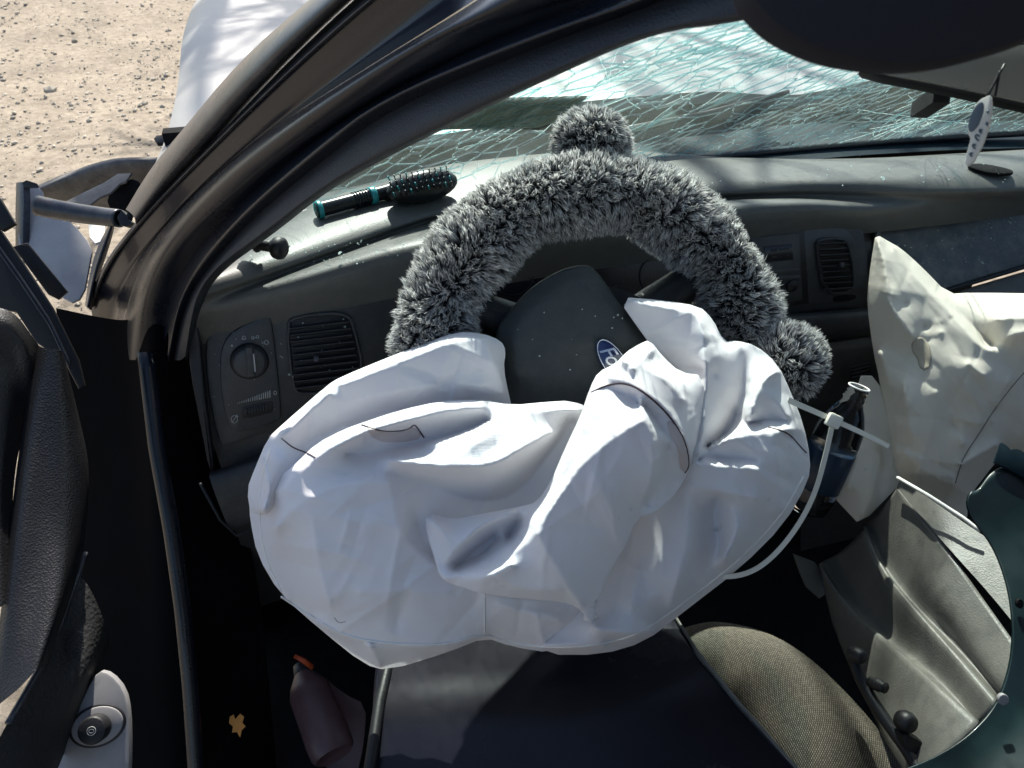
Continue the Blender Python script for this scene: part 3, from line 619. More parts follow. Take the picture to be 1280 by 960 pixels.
# ================================================================ DASHBOARD
BN = nrm((.04, -1, .30)); BP = np.array([-.70, .20, .843])       # bezel plane
D = thing('dashboard', (0, .25, .70), 'dark grey dashboard spanning the cabin under the windshield', 'dashboard')
def zrow(pts, z): p = np.array(pts, float); return UZ(p[:, 0], p[:, 1], z)
def brow(pts, off=0): p = np.array(pts, float); return UPL(p[:, 0], p[:, 1], BP+BN*off, BN)
far = [(285, 330), (330, 292), (400, 256), (480, 226), (560, 208), (680, 195), (790, 190), (900, 200), (1060, 203), (1190, 196), (1330, 188)]
mid = [(268, 346), (340, 315), (420, 284), (490, 256), (560, 236), (690, 222), (850, 220), (1000, 222), (1080, 223), (1190, 216), (1330, 208)]
nea = [(258, 366), (345, 336), (430, 305), (500, 280), (560, 262), (700, 250), (850, 243), (1000, 236), (1070, 237), (1190, 236), (1330, 230)]
ner = [(250, 378), (345, 345), (430, 315), (500, 290), (560, 272), (700, 260), (850, 251), (1000, 245), (1080, 247), (1190, 246), (1330, 240)]
low = [(244, 402), (300, 376), (351, 361), (430, 335), (520, 308), (700, 280), (850, 268), (1000, 254), (1092, 262), (1190, 256), (1330, 246)]
lo2 = [(238, 430), (300, 430), (360, 420), (440, 400), (540, 380), (700, 350), (850, 330), (1000, 300), (1100, 290), (1190, 280), (1330, 262)]
V, Fc = loft([zrow([(x, y-4) for x, y in far], .91), zrow(far, .945), zrow(mid, .953), zrow(nea, .944), zrow(ner, .932), brow(low, .018), brow(lo2, -.004)], 110, 5)
link_mesh('top_pad', V, Fc, M['pad'], D)
# left end cap strip
slab('end_strip', [(232, 408), (243, 400), (249, 415), (254, 480), (262, 540), (268, 588), (261, 590), (250, 530), (238, 470)], BP, BN, .02, M['trim'], D, .003, 1, off=.014)
# dark fascia behind everything
slab('fascia', [(238, 405), (300, 366), (351, 352), (430, 326), (520, 300), (700, 272), (850, 260), (1000, 252), (1074, 258), (1094, 290), (1096, 400), (1100, 470), (1000, 470), (820, 520), (700, 620), (500, 680), (320, 640), (268, 590)], BP, BN, .03, M['bezel'], D, .006, 1, off=-.012)
slab('instrument_bezel', [(256, 430), (262, 415), (297, 386), (351, 368), (430, 342), (500, 318), (530, 330), (520, 420), (470, 500), (350, 545), (334, 541), (280, 562), (272, 552), (258, 482)], BP, BN, .02, M['bezel'], D, .006, 1, off=.004)
# instrument cluster hood opening + lens + gauges
slab('cluster_recess', [(560, 330), (600, 300), (760, 276), (880, 280), (930, 310), (920, 400), (860, 470), (620, 500), (560, 440)], BP, BN, .01, M['black'], D, .004, 2, off=-.004)
gl = slab('cluster_lens', [(600, 330), (640, 305), (760, 288), (860, 295), (890, 330), (880, 390), (640, 420)], BP, BN, .004, M['sheetblack'], D, .002, 1, off=0)
for cx, cy, r_ in ((640, 345, 26), (690, 330, 34), (830, 345, 30)):
    q = ellip(cx, cy, r_, r_*.9, 0, 48); q = np.vstack([q, q[:1]]); V, Fc = tube_geo(UPL(q[:, 0], q[:, 1], BP+BN*.0015, BN), .0007, 5, False); link_mesh('gauge_ring', V, Fc, M['trim'], gl)
# headlight switch plate
sw = slab('switch_plate', [(274, 452), (279, 428), (294, 412), (321, 399), (336, 395), (340, 400), (353, 520), (347, 528), (303, 541), (292, 540), (286, 533), (277, 500)], BP, BN, .008, M['plate'], D, .003, 1, off=.009)
def bp_(x, y, off): return UPL(np.array(float(x)), np.array(float(y)), BP+BN*off, BN)
V, Fc = lathe_geo([(0, .0225), (.003, .0225), (.005, .0215), (.006, .0205)], bp_(312, 451, .009), BN, 40); angle_smooth(link_mesh('knob_ring', V, Fc, M['black'], sw), 40)
V, Fc = lathe_geo([(0, .0200), (.010, .0190), (.0115, .0175), (.012, .016)], bp_(312, 451, .012), BN, 40); angle_smooth(link_mesh('headlight_knob', V, Fc, M['plate'], sw), 40)
a1 = nrm(np.array([.10, 0, 1])-BN*(np.array([.10, 0, 1])@BN)); a2 = np.cross(a1, BN)
V, Fc = box_geo(bp_(313, 451, .027), a2*.0042, a1*.0185, BN*.006); bevelled(link_mesh('knob_grip', V, Fc, M['bezel'], sw), .0015)
V, Fc = box_geo(bp_(318, 453, .0312), a2*.0007, a1*.011, BN*.0025); link_mesh('grip_line', V, Fc, M['mark'], sw, smooth=False)
def ring_sym(cx, cy, rx, ry, th=.0005):
    t = np.linspace(0, 2*math.pi, 17); q = np.stack([cx+rx*np.cos(t), cy+ry*np.sin(t)], 1); return tube_geo(UPL(q[:, 0], q[:, 1], BP+BN*.0094, BN), th, 5, False)
def line_sym(x1, y1, x2, y2, th=.0005): return tube_geo(UPL(np.array([x1, (x1+x2)/2, x2], float), np.array([y1, (y1+y2)/2, y2], float), BP+BN*.0094, BN), th, 5)
link_mesh('off_symbol', *ring_sym(290, 432, .9, .9), M['mark'], sw); link_mesh('auto_symbol', *merge([ring_sym(305, 422, 2, 2), line_sym(302, 424, 308, 424)]), M['mark'], sw)
link_mesh('parking_light_symbol', *merge([ring_sym(316, 422, 1.5, 1.8), ring_sym(322, 421, 1.5, 1.8), line_sym(318, 422, 320, 422)]), M['mark'], sw)
link_mesh('headlight_symbol', *merge([ring_sym(333, 428, 2.4, 2.6), line_sym(327, 427, 329.5, 427.5), line_sym(327, 429, 329.5, 429.5)]), M['mark'], sw)
wed = []
for i in range(16):
    x = 297+i*2.7; y = 504-i*.78; h = .7+i*.26; wed.append(line_sym(x, y-h, x, y+h, .0004+.00003*i))
wed += [ring_sym(344, 491, 1.8, 2.4), ]
link_mesh('dimmer_scale', *merge(wed), M['mark'], sw)
sd = slab('dimmer_slot', [(301, 513), (305, 508), (338, 501), (342, 503), (342, 513), (338, 517), (306, 524), (302, 522)], BP, BN, .004, M['black'], sw, .001, 1, off=.0098)
for i in range(8):
    x = 308+i*3.6; y = 516-i*.85; V, Fc = tube_geo(UPL(np.array([x-.3, x, x+.3]), np.array([y-5, y, y+4.]), BP+BN*.0115, BN), .0010, 6)
    if i == 0: ribs = []
    ribs.append((V, Fc))
link_mesh('dimmer_wheel', *merge(ribs), M['plate'], sw)
link_mesh('dimmer_symbol', *merge([ring_sym(293, 524, 4, 4.6), line_sym(290, 528, 297, 518), line_sym(295, 519, 298, 521)]), M['mark'], sw)
# vents: recess, individually built slats
def vent(nm, poly, ns, y0, y1, xl, xr, tilt, nub):
    v = slab(nm, poly, BP, BN, .006, M['black'], D, .003, 1, off=.0055)
    q = chaikin(np.array(poly, float), 1); cl = np.vstack([q, q[:1]]); V, Fc = tube_geo(UPL(cl[:, 0], cl[:, 1], BP+BN*.007, BN), .0022, 6, False); link_mesh('vent_frame', V, Fc, M['plate'], v)
    for i in range(ns):
        t = i/(ns-1); ya = y0+(y1-y0)*t; a, b = xl(t), xr(t)
        A = bp_(a, ya+tilt*(0), .0095); B = bp_(b, ya-tilt, .0095)
        ax = (B-A)/2; n2 = nrm(np.cross(ax, BN)); 
        V, Fc = box_geo((A+B)/2, ax, nrm(BN*.8+np.array([0, 0, .6]))*.0042, nrm(np.cross(ax, nrm(BN*.8+np.array([0, 0, .6]))))*.0007); bevelled(link_mesh('slat', V, Fc, M['plate'], v), .0004, 1)
    V, Fc = box_geo(bp_(*nub, .014), RT*.003, UP*.0035, BN*.003); bevelled(link_mesh('vent_tab', V, Fc, M['plate'], v), .001)
    return v
vent('air_vent', [(358, 404), (372, 396), (412, 391), (433, 394), (441, 404), (455, 462), (440, 486), (375, 494), (366, 482)], 10, 412, 486, lambda t: 361+9*t, lambda t: 437+15*t, 9, (395, 448))
vent('air_vent', [(1020, 304), (1026, 299), (1052, 298), (1061, 305), (1067, 340), (1068, 364), (1030, 368)], 9, 306, 362, lambda t: 1021+8*t, lambda t: 1058+8*t, 2, (1052, 331))
# centre stack
cs = slab('centre_bezel', [(900, 275), (930, 268), (1014, 261), (1052, 262), (1072, 274), (1084, 294), (1090, 388), (1050, 386), (960, 398), (900, 392)], BP, BN, .02, M['bezel'], D, .006, 1, off=.002)
slab('inner_bezel', [(905, 290), (1005, 282), (1049, 281), (1063, 289), (1074, 310), (1081, 376), (1010, 383), (905, 392)], BP, BN, .01, M['plate'], D, .004, 1, off=.0046)
rd = slab('radio_panel', [(930, 298), (1000, 292), (1004, 376), (930, 384)], BP, BN, .006, M['bezel'], D, .003, 0, off=.0068)
slab('radio_surround', [(924, 294), (1006, 287), (1012, 380), (924, 390)], BP, BN, .004, M['black'], D, .002, 0, off=.0054)
slab('radio_display', [(955, 308), (990, 305), (992, 325), (957, 328)], BP, BN, .003, M['sheetblack'], rd, .001, 0, off=.0076)
for (x, y, ww, hh) in ((968, 313, 4, 3), (978, 312, 3, 2.4), (985, 311, 2, 2), (968, 322, 3, 2), (984, 320, 2, 2)):
    slab('display_mark', [(x-ww, y-hh/2), (x+ww, y-hh/2-.6), (x+ww, y+hh/2-.6), (x-ww, y+hh/2)], BP, BN, .0005, M['trim'], rd, .0002, 0, off=.0082)
for (x, y) in ((947, 361), (969, 359), (989, 357)):
    V, Fc = lathe_geo([(0, .0085), (.004, .0085), (.005, .0072)], bp_(x, y, .0066), BN, 20); angle_smooth(link_mesh('radio_knob', V, Fc, M['black'], rd), 40)
    slab('knob_mark', [(x-4, y-1.3), (x+4, y-2), (x+4, y+1), (x-4, y+1.6)], BP, BN, .0006, M['trim'], rd, .0002, 0, off=.0123)
for y in (337, 346): slab('button_row', [(934, y+2), (1000, y-3), (1000, y+3), (934, y+8)], BP, BN, .002, M['plate'], rd, .0008, 0, off=.0080)
slab('coin_slot', [(1040, 374), (1046, 370), (1068, 368), (1071, 371), (1068, 375), (1044, 378)], BP, BN, .002, M['void'], D, .0006, 1, off=.0058)
# lower centre stack bands
V, Fc = loft([brow([(905, 396), (1000, 392), (1092, 384)], .004), brow([(905, 402), (1000, 398), (1094, 390)], .022), brow([(910, 428), (1000, 420), (1096, 410)], .020), brow([(920, 436), (1000, 428), (1096, 418)], .002)], 20, 4); link_mesh('ledge', V, Fc, M['plate'], D)
V, Fc = loft([brow([(960, 438), (1030, 430), (1096, 420)], .002), brow([(970, 470), (1030, 455), (1098, 446)], .008), brow([(1000, 560), (1050, 540), (1110, 520)], -.03), brow([(1000, 700), (1060, 680), (1130, 660)], -.10)], 20, 4); link_mesh('lower_console', V, Fc, M['bezel'], D)
lv = slab('lower_vent', [(1062, 455), (1086, 448), (1090, 470), (1066, 478)], BP, BN, .004, M['black'], D, .001, 0, off=.004)
for i in range(5):
    y = 457+i*4.4; V, Fc = tube_geo(UPL(np.array([1064., 1076, 1087]), np.array([y+2, y-1, y-4]), BP+BN*.0065, BN), .0010, 6); link_mesh('slat', V, Fc, M['plate'], lv)
# knee bolster
V, Fc = loft([brow([(262, 590), (350, 560), (470, 510), (620, 470), (900, 440)], -.004), brow([(264, 604), (350, 575), (470, 530), (620, 500), (900, 470)], .020), brow([(286, 660), (350, 640), (470, 640), (620, 640), (900, 600)], .018), brow([(298, 672), (350, 656), (470, 660), (620, 680), (900, 640)], -.01), brow([(320, 760), (380, 740), (480, 740), (640, 760), (900, 740)], -.10)], 40, 5); link_mesh('knee_bolster', V, Fc, M['bezel'], D)
V, Fc = tube_geo(UPL(np.array([250., 275, 296, 330]), np.array([604., 650, 670, 655]), BP+BN*.022, BN), .0018, 6); link_mesh('bolster_seam', V, Fc, M['trim'], D)
# passenger airbag lid + lower ledge on the right
LN = nrm((.05, -.72, .66)); LP = UD(1190, 295, 1.20)
slab('airbag_lid', [(1096, 290), (1098, 278), (1108, 264), (1135, 254), (1200, 246), (1340, 236), (1340, 316), (1280, 334), (1190, 362), (1130, 390), (1100, 360)], LP, LN, .02, M['lidp'], D, .006, 1)
V, Fc = tube_geo(UPL(np.array([1150., 1190, 1240, 1300, 1340]), np.array([372., 361, 346, 328, 315]), LP+LN*.003, LN), .0032, 8); link_mesh('lid_edge', V, Fc, M['black'], D)
slab('passenger_panel', [(1150, 378), (1190, 366), (1340, 322), (1340, 460), (1150, 460)], LP, LN, .02, M['pad'], D, .004, 0, off=-.006)
V, Fc = loft([UPL(np.array([1090, 1098, 1108, 1140, 1200, 1340]), np.array([300, 272, 256, 247, 239, 229]), LP-LN*.01, LN), UPL(np.array([1094, 1100, 1110, 1140, 1200, 1340]), np.array([300, 276, 260, 250, 243, 233]), LP+LN*.012, LN), UPL(np.array([1099, 1104, 1114, 1142, 1202, 1340]), np.array([304, 282, 266, 256, 249, 239]), LP-LN*.002, LN)], 40, 4); link_mesh('lid_surround', V, Fc, M['pad'], D)
# slot (defrost / sensor) on the pad near the tag
P = zrow([(1205, 206), (1225, 203), (1265, 211), (1268, 217), (1235, 216)], .9585); V, Fc = slab_geo(chaikin(P, 2), (0, 0, 1), .004, .001); link_mesh('speaker_slot', V, Fc, M['void'], D)

# ================================================================ WINDSHIELD (shattered, laminated)
BL, BR = np.array([-.77, .385, .93]), np.array([.80, .385, .93]); TL_, TR_ = np.array([-.435, -.215, 1.345]), np.array([.62, -.215, 1.345])
GN = nrm(np.cross(BR-BL, TL_-BL)); WS_W, WS_H = 1.50, .82
def gpt(uv, off=0):
    uv = np.atleast_2d(uv); a = (uv[:, 0]/WS_W)[:, None]; b = (uv[:, 1]/WS_H)[:, None]
    P = (BL*(1-a)+BR*a)*(1-b)+(TL_*(1-a)+TR_*a)*b
    P = P+np.array([0, .065, 0])*(4*a*(1-a))*(1-b*.7)+GN*(-.040*4*np.clip(b*(1-b), -.2, .25)+off)
    return P
def guv(px):
    px = np.asarray(px, float); uv = np.tile([WS_W*.4, WS_H*.5], (len(px), 1))
    for it in range(60):                                # least-squares walk of the surface point onto the sight line
        e = PX(gpt(uv))-px; J = np.stack([(PX(gpt(uv+[1e-4, 0]))-PX(gpt(uv)))/1e-4, (PX(gpt(uv+[0, 1e-4]))-PX(gpt(uv)))/1e-4], 2)
        uv = uv-np.clip(np.linalg.solve(J+np.eye(2)*1e-6, e[..., None])[..., 0], -.08, .08)
    return uv
WS = thing('windshield', BL, 'shattered green-tinted windshield crazed with cracks', 'windshield')
aa, bb = np.meshgrid(np.linspace(0, WS_W, 40), np.linspace(0, WS_H, 24), indexing='ij'); ii = np.arange(aa.size).reshape(aa.shape)
link_mesh('interlayer', gpt(np.stack([aa.ravel(), bb.ravel()], 1), .0030), np.stack([ii[:-1, :-1], ii[1:, :-1], ii[1:, 1:], ii[:-1, 1:]], -1).reshape(-1, 4), M['film'], WS)
def clip_cells(S, K=26):
    cells = []
    for i, s in enumerate(S):
        P = [np.array(q) for q in box0]
        d = ((S-s)**2).sum(1); nb = d.argsort()[1:K]
        for j in nb:
            n = S[j]-s; c = (S[j]+s)/2@n; Q = []
            for a in range(len(P)):
                A, B = P[a], P[(a+1) % len(P)]; da, db = A@n-c, B@n-c
                if da <= 0: Q.append(A)
                if (da < 0) != (db < 0): Q.append(A+(B-A)*da/(da-db))
            P = Q
            if len(P) < 3: break
        cells.append(np.array(P) if len(P) >= 3 else None)
    return cells
cand = rng.uniform((0, 0), (WS_W, WS_H), (5200, 2)); cpx = PX(gpt(cand))
dens = .12+.30*(vnoise(cand[:, 0]*4, cand[:, 1]*4, 77) > .1)+.30*np.clip((cpx[:, 0]-700)/500, 0, 1)
S = cand[rng.random(len(cand)) < dens]
SK = np.array([1, .55]); Sq = S*SK+np.stack([.12*np.sin(S[:, 1]*9+S[:, 0]*4)*.3, 0*S[:, 0]], 1)
box0 = [(0, 0), (WS_W, 0), (WS_W, WS_H*.55), (0, WS_H*.55)]
cells = clip_cells(Sq)
pieces = []; EDG = []
for c in cells:
    if c is None: continue
    uv = c/SK; cen = uv.mean(0); d = np.linalg.norm(uv-cen, axis=1)
    if d.max() < .004: continue
    for a in range(len(uv)): EDG.append((uv[a], uv[(a+1) % len(uv)]))
    g = .0003+.0005*rng.random(); uvi = cen+(uv-cen)*(1-g/np.maximum(d, .004))[:, None]
    tilt = rng.normal(0, .03, 2); h = (uvi-cen)@tilt
    top = gpt(uvi)-GN*np.clip(h, -.002, .002)[:, None]; V = np.vstack([top, top-GN*.0016]); k = len(uvi)
    Fc = [list(range(k)), list(range(2*k-1, k-1, -1))]+[[(i+1) % k, i, i+k, (i+1) % k+k] for i in range(k)]
    pxs = PX(top); ar = abs(np.sum(pxs[:, 0]*np.roll(pxs[:, 1], -1)-pxs[:, 1]*np.roll(pxs[:, 0], -1)))/2
    if pxs[:, 0].min() > 1280 or pxs[:, 1].max() < 0 or pxs[:, 0].max() < 330: ar = 0
    pieces.append((ar, V, Fc, k))
pieces.sort(key=lambda t: -t[0])
restV, restF, restM, kk = [], [], [], 0
for n_, (ar, V, Fc, k) in enumerate(pieces):
    if n_ < 290: link_mesh('glass_piece', V, Fc, [M['glass'], M['edge']], WS, smooth=False, fmat=[0, 0]+[1]*k)
    else:
        restV.append(V); restF += [[i+kk for i in f] for f in Fc]; restM += [0, 0]+[1]*k; kk += len(V)
link_mesh('glass_fragments', np.vstack(restV), restF, [M['glass'], M['edge']], WS, smooth=False, fmat=restM)['kind'] = 'stuff'
# lines along a share of the cracks: pale ones paint glints, others are dark
for nm, share, mt, seed in (('crack_lines', .42, 'crack', 1), ('dark_crack_lines', .26, 'olived', 2)):
    r9 = np.random.default_rng(seed); ve = []
    for A, B in EDG:
        px_ = PX(gpt((A+B)[None]/2))[0]
        if r9.random() > share*(.22 if px_[1] > np.interp(px_[0], [560, 800, 980, 1080, 1160, 1300], [222, 178, 142, 118, 104, 95]) and px_[0] < 1215 else 1): continue
        t0 = r9.uniform(0, .5); t1 = r9.uniform(.5, 1); n9 = 5
        pts = A+(B-A)*np.linspace(t0, t1, n9)[:, None]+r9.normal(0, .0012, (n9, 2))
        ve.append(tube_geo(gpt(pts, -.0018), r9.uniform(.00012, .00032)*(1 if mt == 'crack' else .8), 4))
    link_mesh(nm, *merge(ve), M[mt], WS)['kind'] = 'stuff'
for (cx_, cy_) in ((1150, 150), (985, 70), (760, 105)):            # impact stars
    c_ = guv(np.array([[cx_, cy_]], float))[0]; r9 = np.random.default_rng(int(cx_)); ve = []
    for a_ in np.arange(22)/22*2*math.pi:
        a_ += r9.normal(0, .1); L_ = r9.uniform(.04, .16); n9 = 8; rr9 = np.linspace(.004, L_, n9)
        ve.append(tube_geo(gpt(c_+np.stack([rr9*math.cos(a_), 1.5*rr9*math.sin(a_)], 1)+np.cumsum(r9.normal(0, .0012, (n9, 2)), 0), -.002), r9.uniform(.0002, .0005), 4))
    for R_ in (.012, .022, .036, .055, .08):
        for k in range(10):
            a_ = np.linspace(0, .45, 5)+r9.uniform(0, 6.28); q9 = R_*(1+r9.normal(0, .06))
            ve.append(tube_geo(gpt(c_+np.stack([q9*np.cos(a_), 1.5*q9*np.sin(a_)], 1), -.002), r9.uniform(.0002, .0005), 4))
    link_mesh('impact_star', *merge(ve), M['crack'], WS)['kind'] = 'stuff'
V, Fc = tube_geo(gpt(np.stack([np.linspace(0, WS_W, 40), np.zeros(40)], 1)), .007, 8); link_mesh('lower_seal', V, Fc, M['rubber'], WS)
# inspection label stuck inside the glass
lb = thing('windshield_label', gpt(guv(np.array([[640, 160.]])))[0], 'olive sticker with dark print on the windshield by the pillar', 'sticker')
V, Fc = slab_geo(gpt(guv(np.array([(548, 166), (618, 127), (736, 124), (700, 154), (672, 163)], float)), -.004), -GN, .0008, .0002); link_mesh('sticker', V, Fc, M['olive'], lb, smooth=False)
for (x0_, y0_, n_) in ((585, 152, 7), (612, 139, 7)):
    for i in range(n_):
        x = x0_+i*14; y = y0_-i*.6; hh = 7
        for q in ([(x, y+hh/2), (x+9, y-hh/2)], [(x-1, y-hh/2+1), (x+8, y-hh/2)]) if i % 2 else ([(x, y+hh/2), (x+8, y-hh/2)], [(x+3, y), (x+10, y)]):
            V, Fc = tube_geo(gpt(guv(np.array(q, float)), -.0055), .0008, 5); link_mesh('print_stroke', V, Fc, M['olived'], lb)

# ================================================================ STEERING WHEEL
WC = np.array([-.37, 0, .922]); tl = rad(33); WNn = np.array([0, -math.cos(tl), math.sin(tl)]); WU = np.array([0, math.sin(tl), math.cos(tl)]); WR = np.array([1., 0, 0])
SWh = thing('steering_wheel', WC-WNn*.05, 'dark steering wheel with horn pad under a furry cover', 'steering wheel')
t = np.linspace(0, 2*math.pi, 65); V, Fc = tube_geo(WC+.172*(np.cos(t)[:, None]*WR+np.sin(t)[:, None]*WU), .014, 10, False); link_mesh('rim', V, Fc, M['black'], SWh)
for a in (150, 30, 260):
    q = rad(a); e = WC+.17*(math.cos(q)*WR+math.sin(q)*WU); V, Fc = tube_geo(resample([WC-WNn*.01, (WC+e)/2-WNn*.012, e], 10), [.032-.0018*i for i in range(10)], 10); link_mesh('spoke', V, Fc, M['black'], SWh)
V, Fc = lathe_geo([(-.02, .075), (.02, .075), (.05, .062), (.20, .060), (.22, .05)], WC, -WNn, 28); angle_smooth(link_mesh('column_shroud', V, Fc, M['black'], SWh), 40)
hd = lambda x, y: .795+0*x
V, Fc = cloth([(730, 331), (745, 338), (775, 384), (815, 428), (835, 470), (800, 530), (700, 540), (645, 520), (632, 489), (626, 450), (620, 414), (632, 396), (662, 361), (700, 338)], [[(728, 350, 1.5), (690, 368, 1.5), (655, 398, 1.5), (640, 420, 1.5), (648, 470, 1.5)], [(728, 350, 1.5), (750, 372, 1.5), (790, 425, 1.5)], [(650, 400, 1.55), (700, 430, 1.7), (790, 430, 1.6)]], hd, 3, .5, 0, 3, .0, 3, skirt=((.3, .8), (.2, 2.5), (-1, 6)), rnd=2)
hp = link_mesh('horn_pad', V, Fc, M['hub'], SWh); recalc(hp)
# oval emblem with script letters
em = UD(767, 453, .776); ne = -FW; er = nrm(RT*math.cos(rad(-57))+UP*math.sin(rad(-57))); eu = np.cross(ne, er)*1.0
def el3(a, b, off, n=48): t = np.arange(n)/n*2*math.pi; return em+ne*off+a*np.cos(t)[:, None]*er+b*np.sin(t)[:, None]*eu
V, Fc = slab_geo(el3(.0262, .0116, .004), ne, .006, .0012); angle_smooth(link_mesh('emblem', V, Fc, M['blue'], hp))
EMB = [o for o in hp.children][0]
q = el3(.0249, .0104, .0045); V, Fc = tube_geo(np.vstack([q, q[:2]]), .0006, 5, False); link_mesh('emblem_ring', V, Fc, M['chrome'], hp)
tcv = bpy.data.curves.new('script', 'FONT'); tcv.body = 'Ford'; tcv.size = .0205; tcv.shear = .35; tcv.align_x = 'CENTER'; tcv.align_y = 'CENTER'; tcv.extrude = .0003; tcv.space_character = .9; tcv.offset = .0001
to = bpy.data.objects.new('script_tmp', tcv); COL.objects.link(to); bpy.context.view_layer.update()
tm = bpy.data.meshes.new_from_object(to.evaluated_get(bpy.context.evaluated_depsgraph_get())); COL.objects.unlink(to); bpy.data.objects.remove(to)
tv = np.array([v.co[:] for v in tm.vertices]); tf = [list(p.vertices) for p in tm.polygons]
link_mesh('emblem_script', em+ne*.0048+tv[:, :1]*er+tv[:, 1:2]*eu+tv[:, 2:]*ne, tf, M['chrome'], hp, smooth=False)

# ================================================================ FUR COVER
def fur(base, nrmv, tang, n_per, lenf, name, parent, clump=.52, seed=3, dark=1.0, clr=420):
    """base,nrmv: functions giving n random surface points; blades with dark roots and frosted tips"""
    r_ = np.random.default_rng(seed)
    P, N = base(n_per, r_)
    L = lenf*r_.uniform(.65, 1.15, n_per)
    nc = n_per//clr*10; cid = r_.integers(0, n_per, nc)
    # assign clumps by grid hashing
    CP = P[cid]; CN = N[cid]; own = np.empty(n_per, int)
    for a in range(0, n_per, 1000): own[a:a+1000] = ((P[a:a+1000, None, :]-CP[None])**2).sum(2).argmin(1)
    ph = CP@np.array([[31., 12, -20], [14, 37, 22], [-25, 9, 33]]); lean = .55*np.stack([vnoise(ph[:, 0], ph[:, 1], 91), vnoise(ph[:, 1], ph[:, 2], 92), vnoise(ph[:, 2], ph[:, 0], 93)], 1)+r_.normal(0, .22, (nc, 3)); cl_b = r_.uniform(.7, 1.2, nc)
    Dn = N+lean[own]+r_.normal(0, .22, (n_per, 3)); Dn /= np.linalg.norm(Dn, axis=1)[:, None]
    tip = P+Dn*L[:, None]; ctip = CP+CN*lenf*.95+lean*lenf*.55
    tip = tip*(1-clump)+(ctip[own]+r_.normal(0, .0022, (n_per, 3)))*clump
    mid1 = P+(N*.75+Dn*.25)*L[:, None]*.40; mid2 = (mid1+tip)/2+N*L[:, None]*.10
    sdv = np.cross(Dn, r_.normal(size=(n_per, 3))); sdv /= np.linalg.norm(sdv, axis=1)[:, None]
    ww = r_.uniform(.00036, .00072, n_per)[:, None]
    V = np.stack([P-sdv*ww*.7, P+sdv*ww*.7, mid1-sdv*ww, mid1+sdv*ww, mid2-sdv*ww*.75, mid2+sdv*ww*.75, tip], 1)
    b = np.arange(n_per)[:, None]*7
    Q = np.concatenate([b+[0, 1, 3, 2], b+[2, 3, 5, 4]], 0).tolist(); Tt = (b+[4, 5, 6]).tolist()
    br = (r_.uniform(.55, 1.0, n_per)*cl_b[own])[:, None]
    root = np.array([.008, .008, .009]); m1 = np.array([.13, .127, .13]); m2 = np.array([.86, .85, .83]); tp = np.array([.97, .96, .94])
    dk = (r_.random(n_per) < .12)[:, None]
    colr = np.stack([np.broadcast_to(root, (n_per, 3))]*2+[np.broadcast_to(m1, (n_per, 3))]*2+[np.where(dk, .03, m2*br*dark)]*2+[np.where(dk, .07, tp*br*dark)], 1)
    o = link_mesh(name, V.reshape(-1, 3), Q+Tt, M['fur'], parent); setcol(o, colr.reshape(-1, 3)); o['kind'] = 'stuff'; return o
CV = thing('steering_wheel_cover', WC-WU*.2, 'fluffy black and grey frosted plush steering wheel cover with round ears', 'wheel cover')
t = np.linspace(0, 2*math.pi, 97); V, Fc = tube_geo(WC+WNn*.004+.172*(np.cos(t)[:, None]*WR+np.sin(t)[:, None]*WU), .027, 16, False); link_mesh('cover_sleeve', V, Fc, M['black'], CV)
def tor(n, r_):
    a = r_.uniform(rad(-14), rad(178), n); b = r_.uniform(0, 2*math.pi, n)
    rd_ = np.cos(a)[:, None]*WR+np.sin(a)[:, None]*WU; N = np.cos(b)[:, None]*rd_+np.sin(b)[:, None]*WNn
    k = np.sin(b) > -.6; rd_, N = rd_[k], N[k]; m = len(N)
    rr = .027*(1+.08*np.sin(a[k]*9)[:, None])
    return WC+WNn*.004+.172*rd_+N*rr, N
def fur_on(sampler, n, L, name, seed, clr=240):
    r_ = np.random.default_rng(seed); P, N = sampler(n, r_); P_, N_ = P, N
    return fur(lambda m, r2: (P_, N_), None, None, len(P_), L, name, CV, seed=seed+1, clr=clr)
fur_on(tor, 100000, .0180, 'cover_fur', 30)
for (x, y, dd, rr, sc) in ((739, 181, .838, .031, .75), (984, 452, .838, .031, .9)):
    c = UD(x, y, dd); ax = nrm(c-WC); ax2 = nrm(np.cross(ax, WNn))
    k = 18; uu = np.linspace(0, 2*math.pi, 25)[:-1]; vv = np.linspace(0, math.pi, 13)
    V = np.array([c+rr*(math.sin(v)*math.cos(u)*ax2+math.sin(v)*math.sin(u)*ax*.95+math.cos(v)*WNn*.7) for v in vv for u in uu])
    Fc = [(i*24+j, i*24+(j+1) % 24, (i+1)*24+(j+1) % 24, (i+1)*24+j) for i in range(12) for j in range(24)]
    er_ = link_mesh('ear', V, Fc, M['black'], CV)
    def sph(n, r_, c=c, rr=rr, ax=ax, ax2=ax2):
        d = r_.normal(size=(n, 3)); d /= np.linalg.norm(d, axis=1)[:, None]
        N = d[:, :1]*ax2+d[:, 1:2]*ax+d[:, 2:]*WNn
        return c+rr*(d[:, :1]*ax2+d[:, 1:2]*ax*.95+d[:, 2:]*WNn*.7), N
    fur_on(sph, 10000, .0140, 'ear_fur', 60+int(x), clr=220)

# ================================================================ DRIVER AIRBAG
DB = lambda x, y: .795-.012*np.clip((y-440)/400, -.3, 1)
AB = thing('driver_airbag', UD(600, 820, .80), 'deflated white driver airbag hanging in folds from the steering wheel', 'airbag')
def bag(name, outl, folds, mat='bag', **k):
    par = k.pop('parent', AB); V, Fc = cloth(outl, folds, k.pop('depth', DB), **k); o = link_mesh(name, V, Fc, M[mat], par); recalc(o); return o
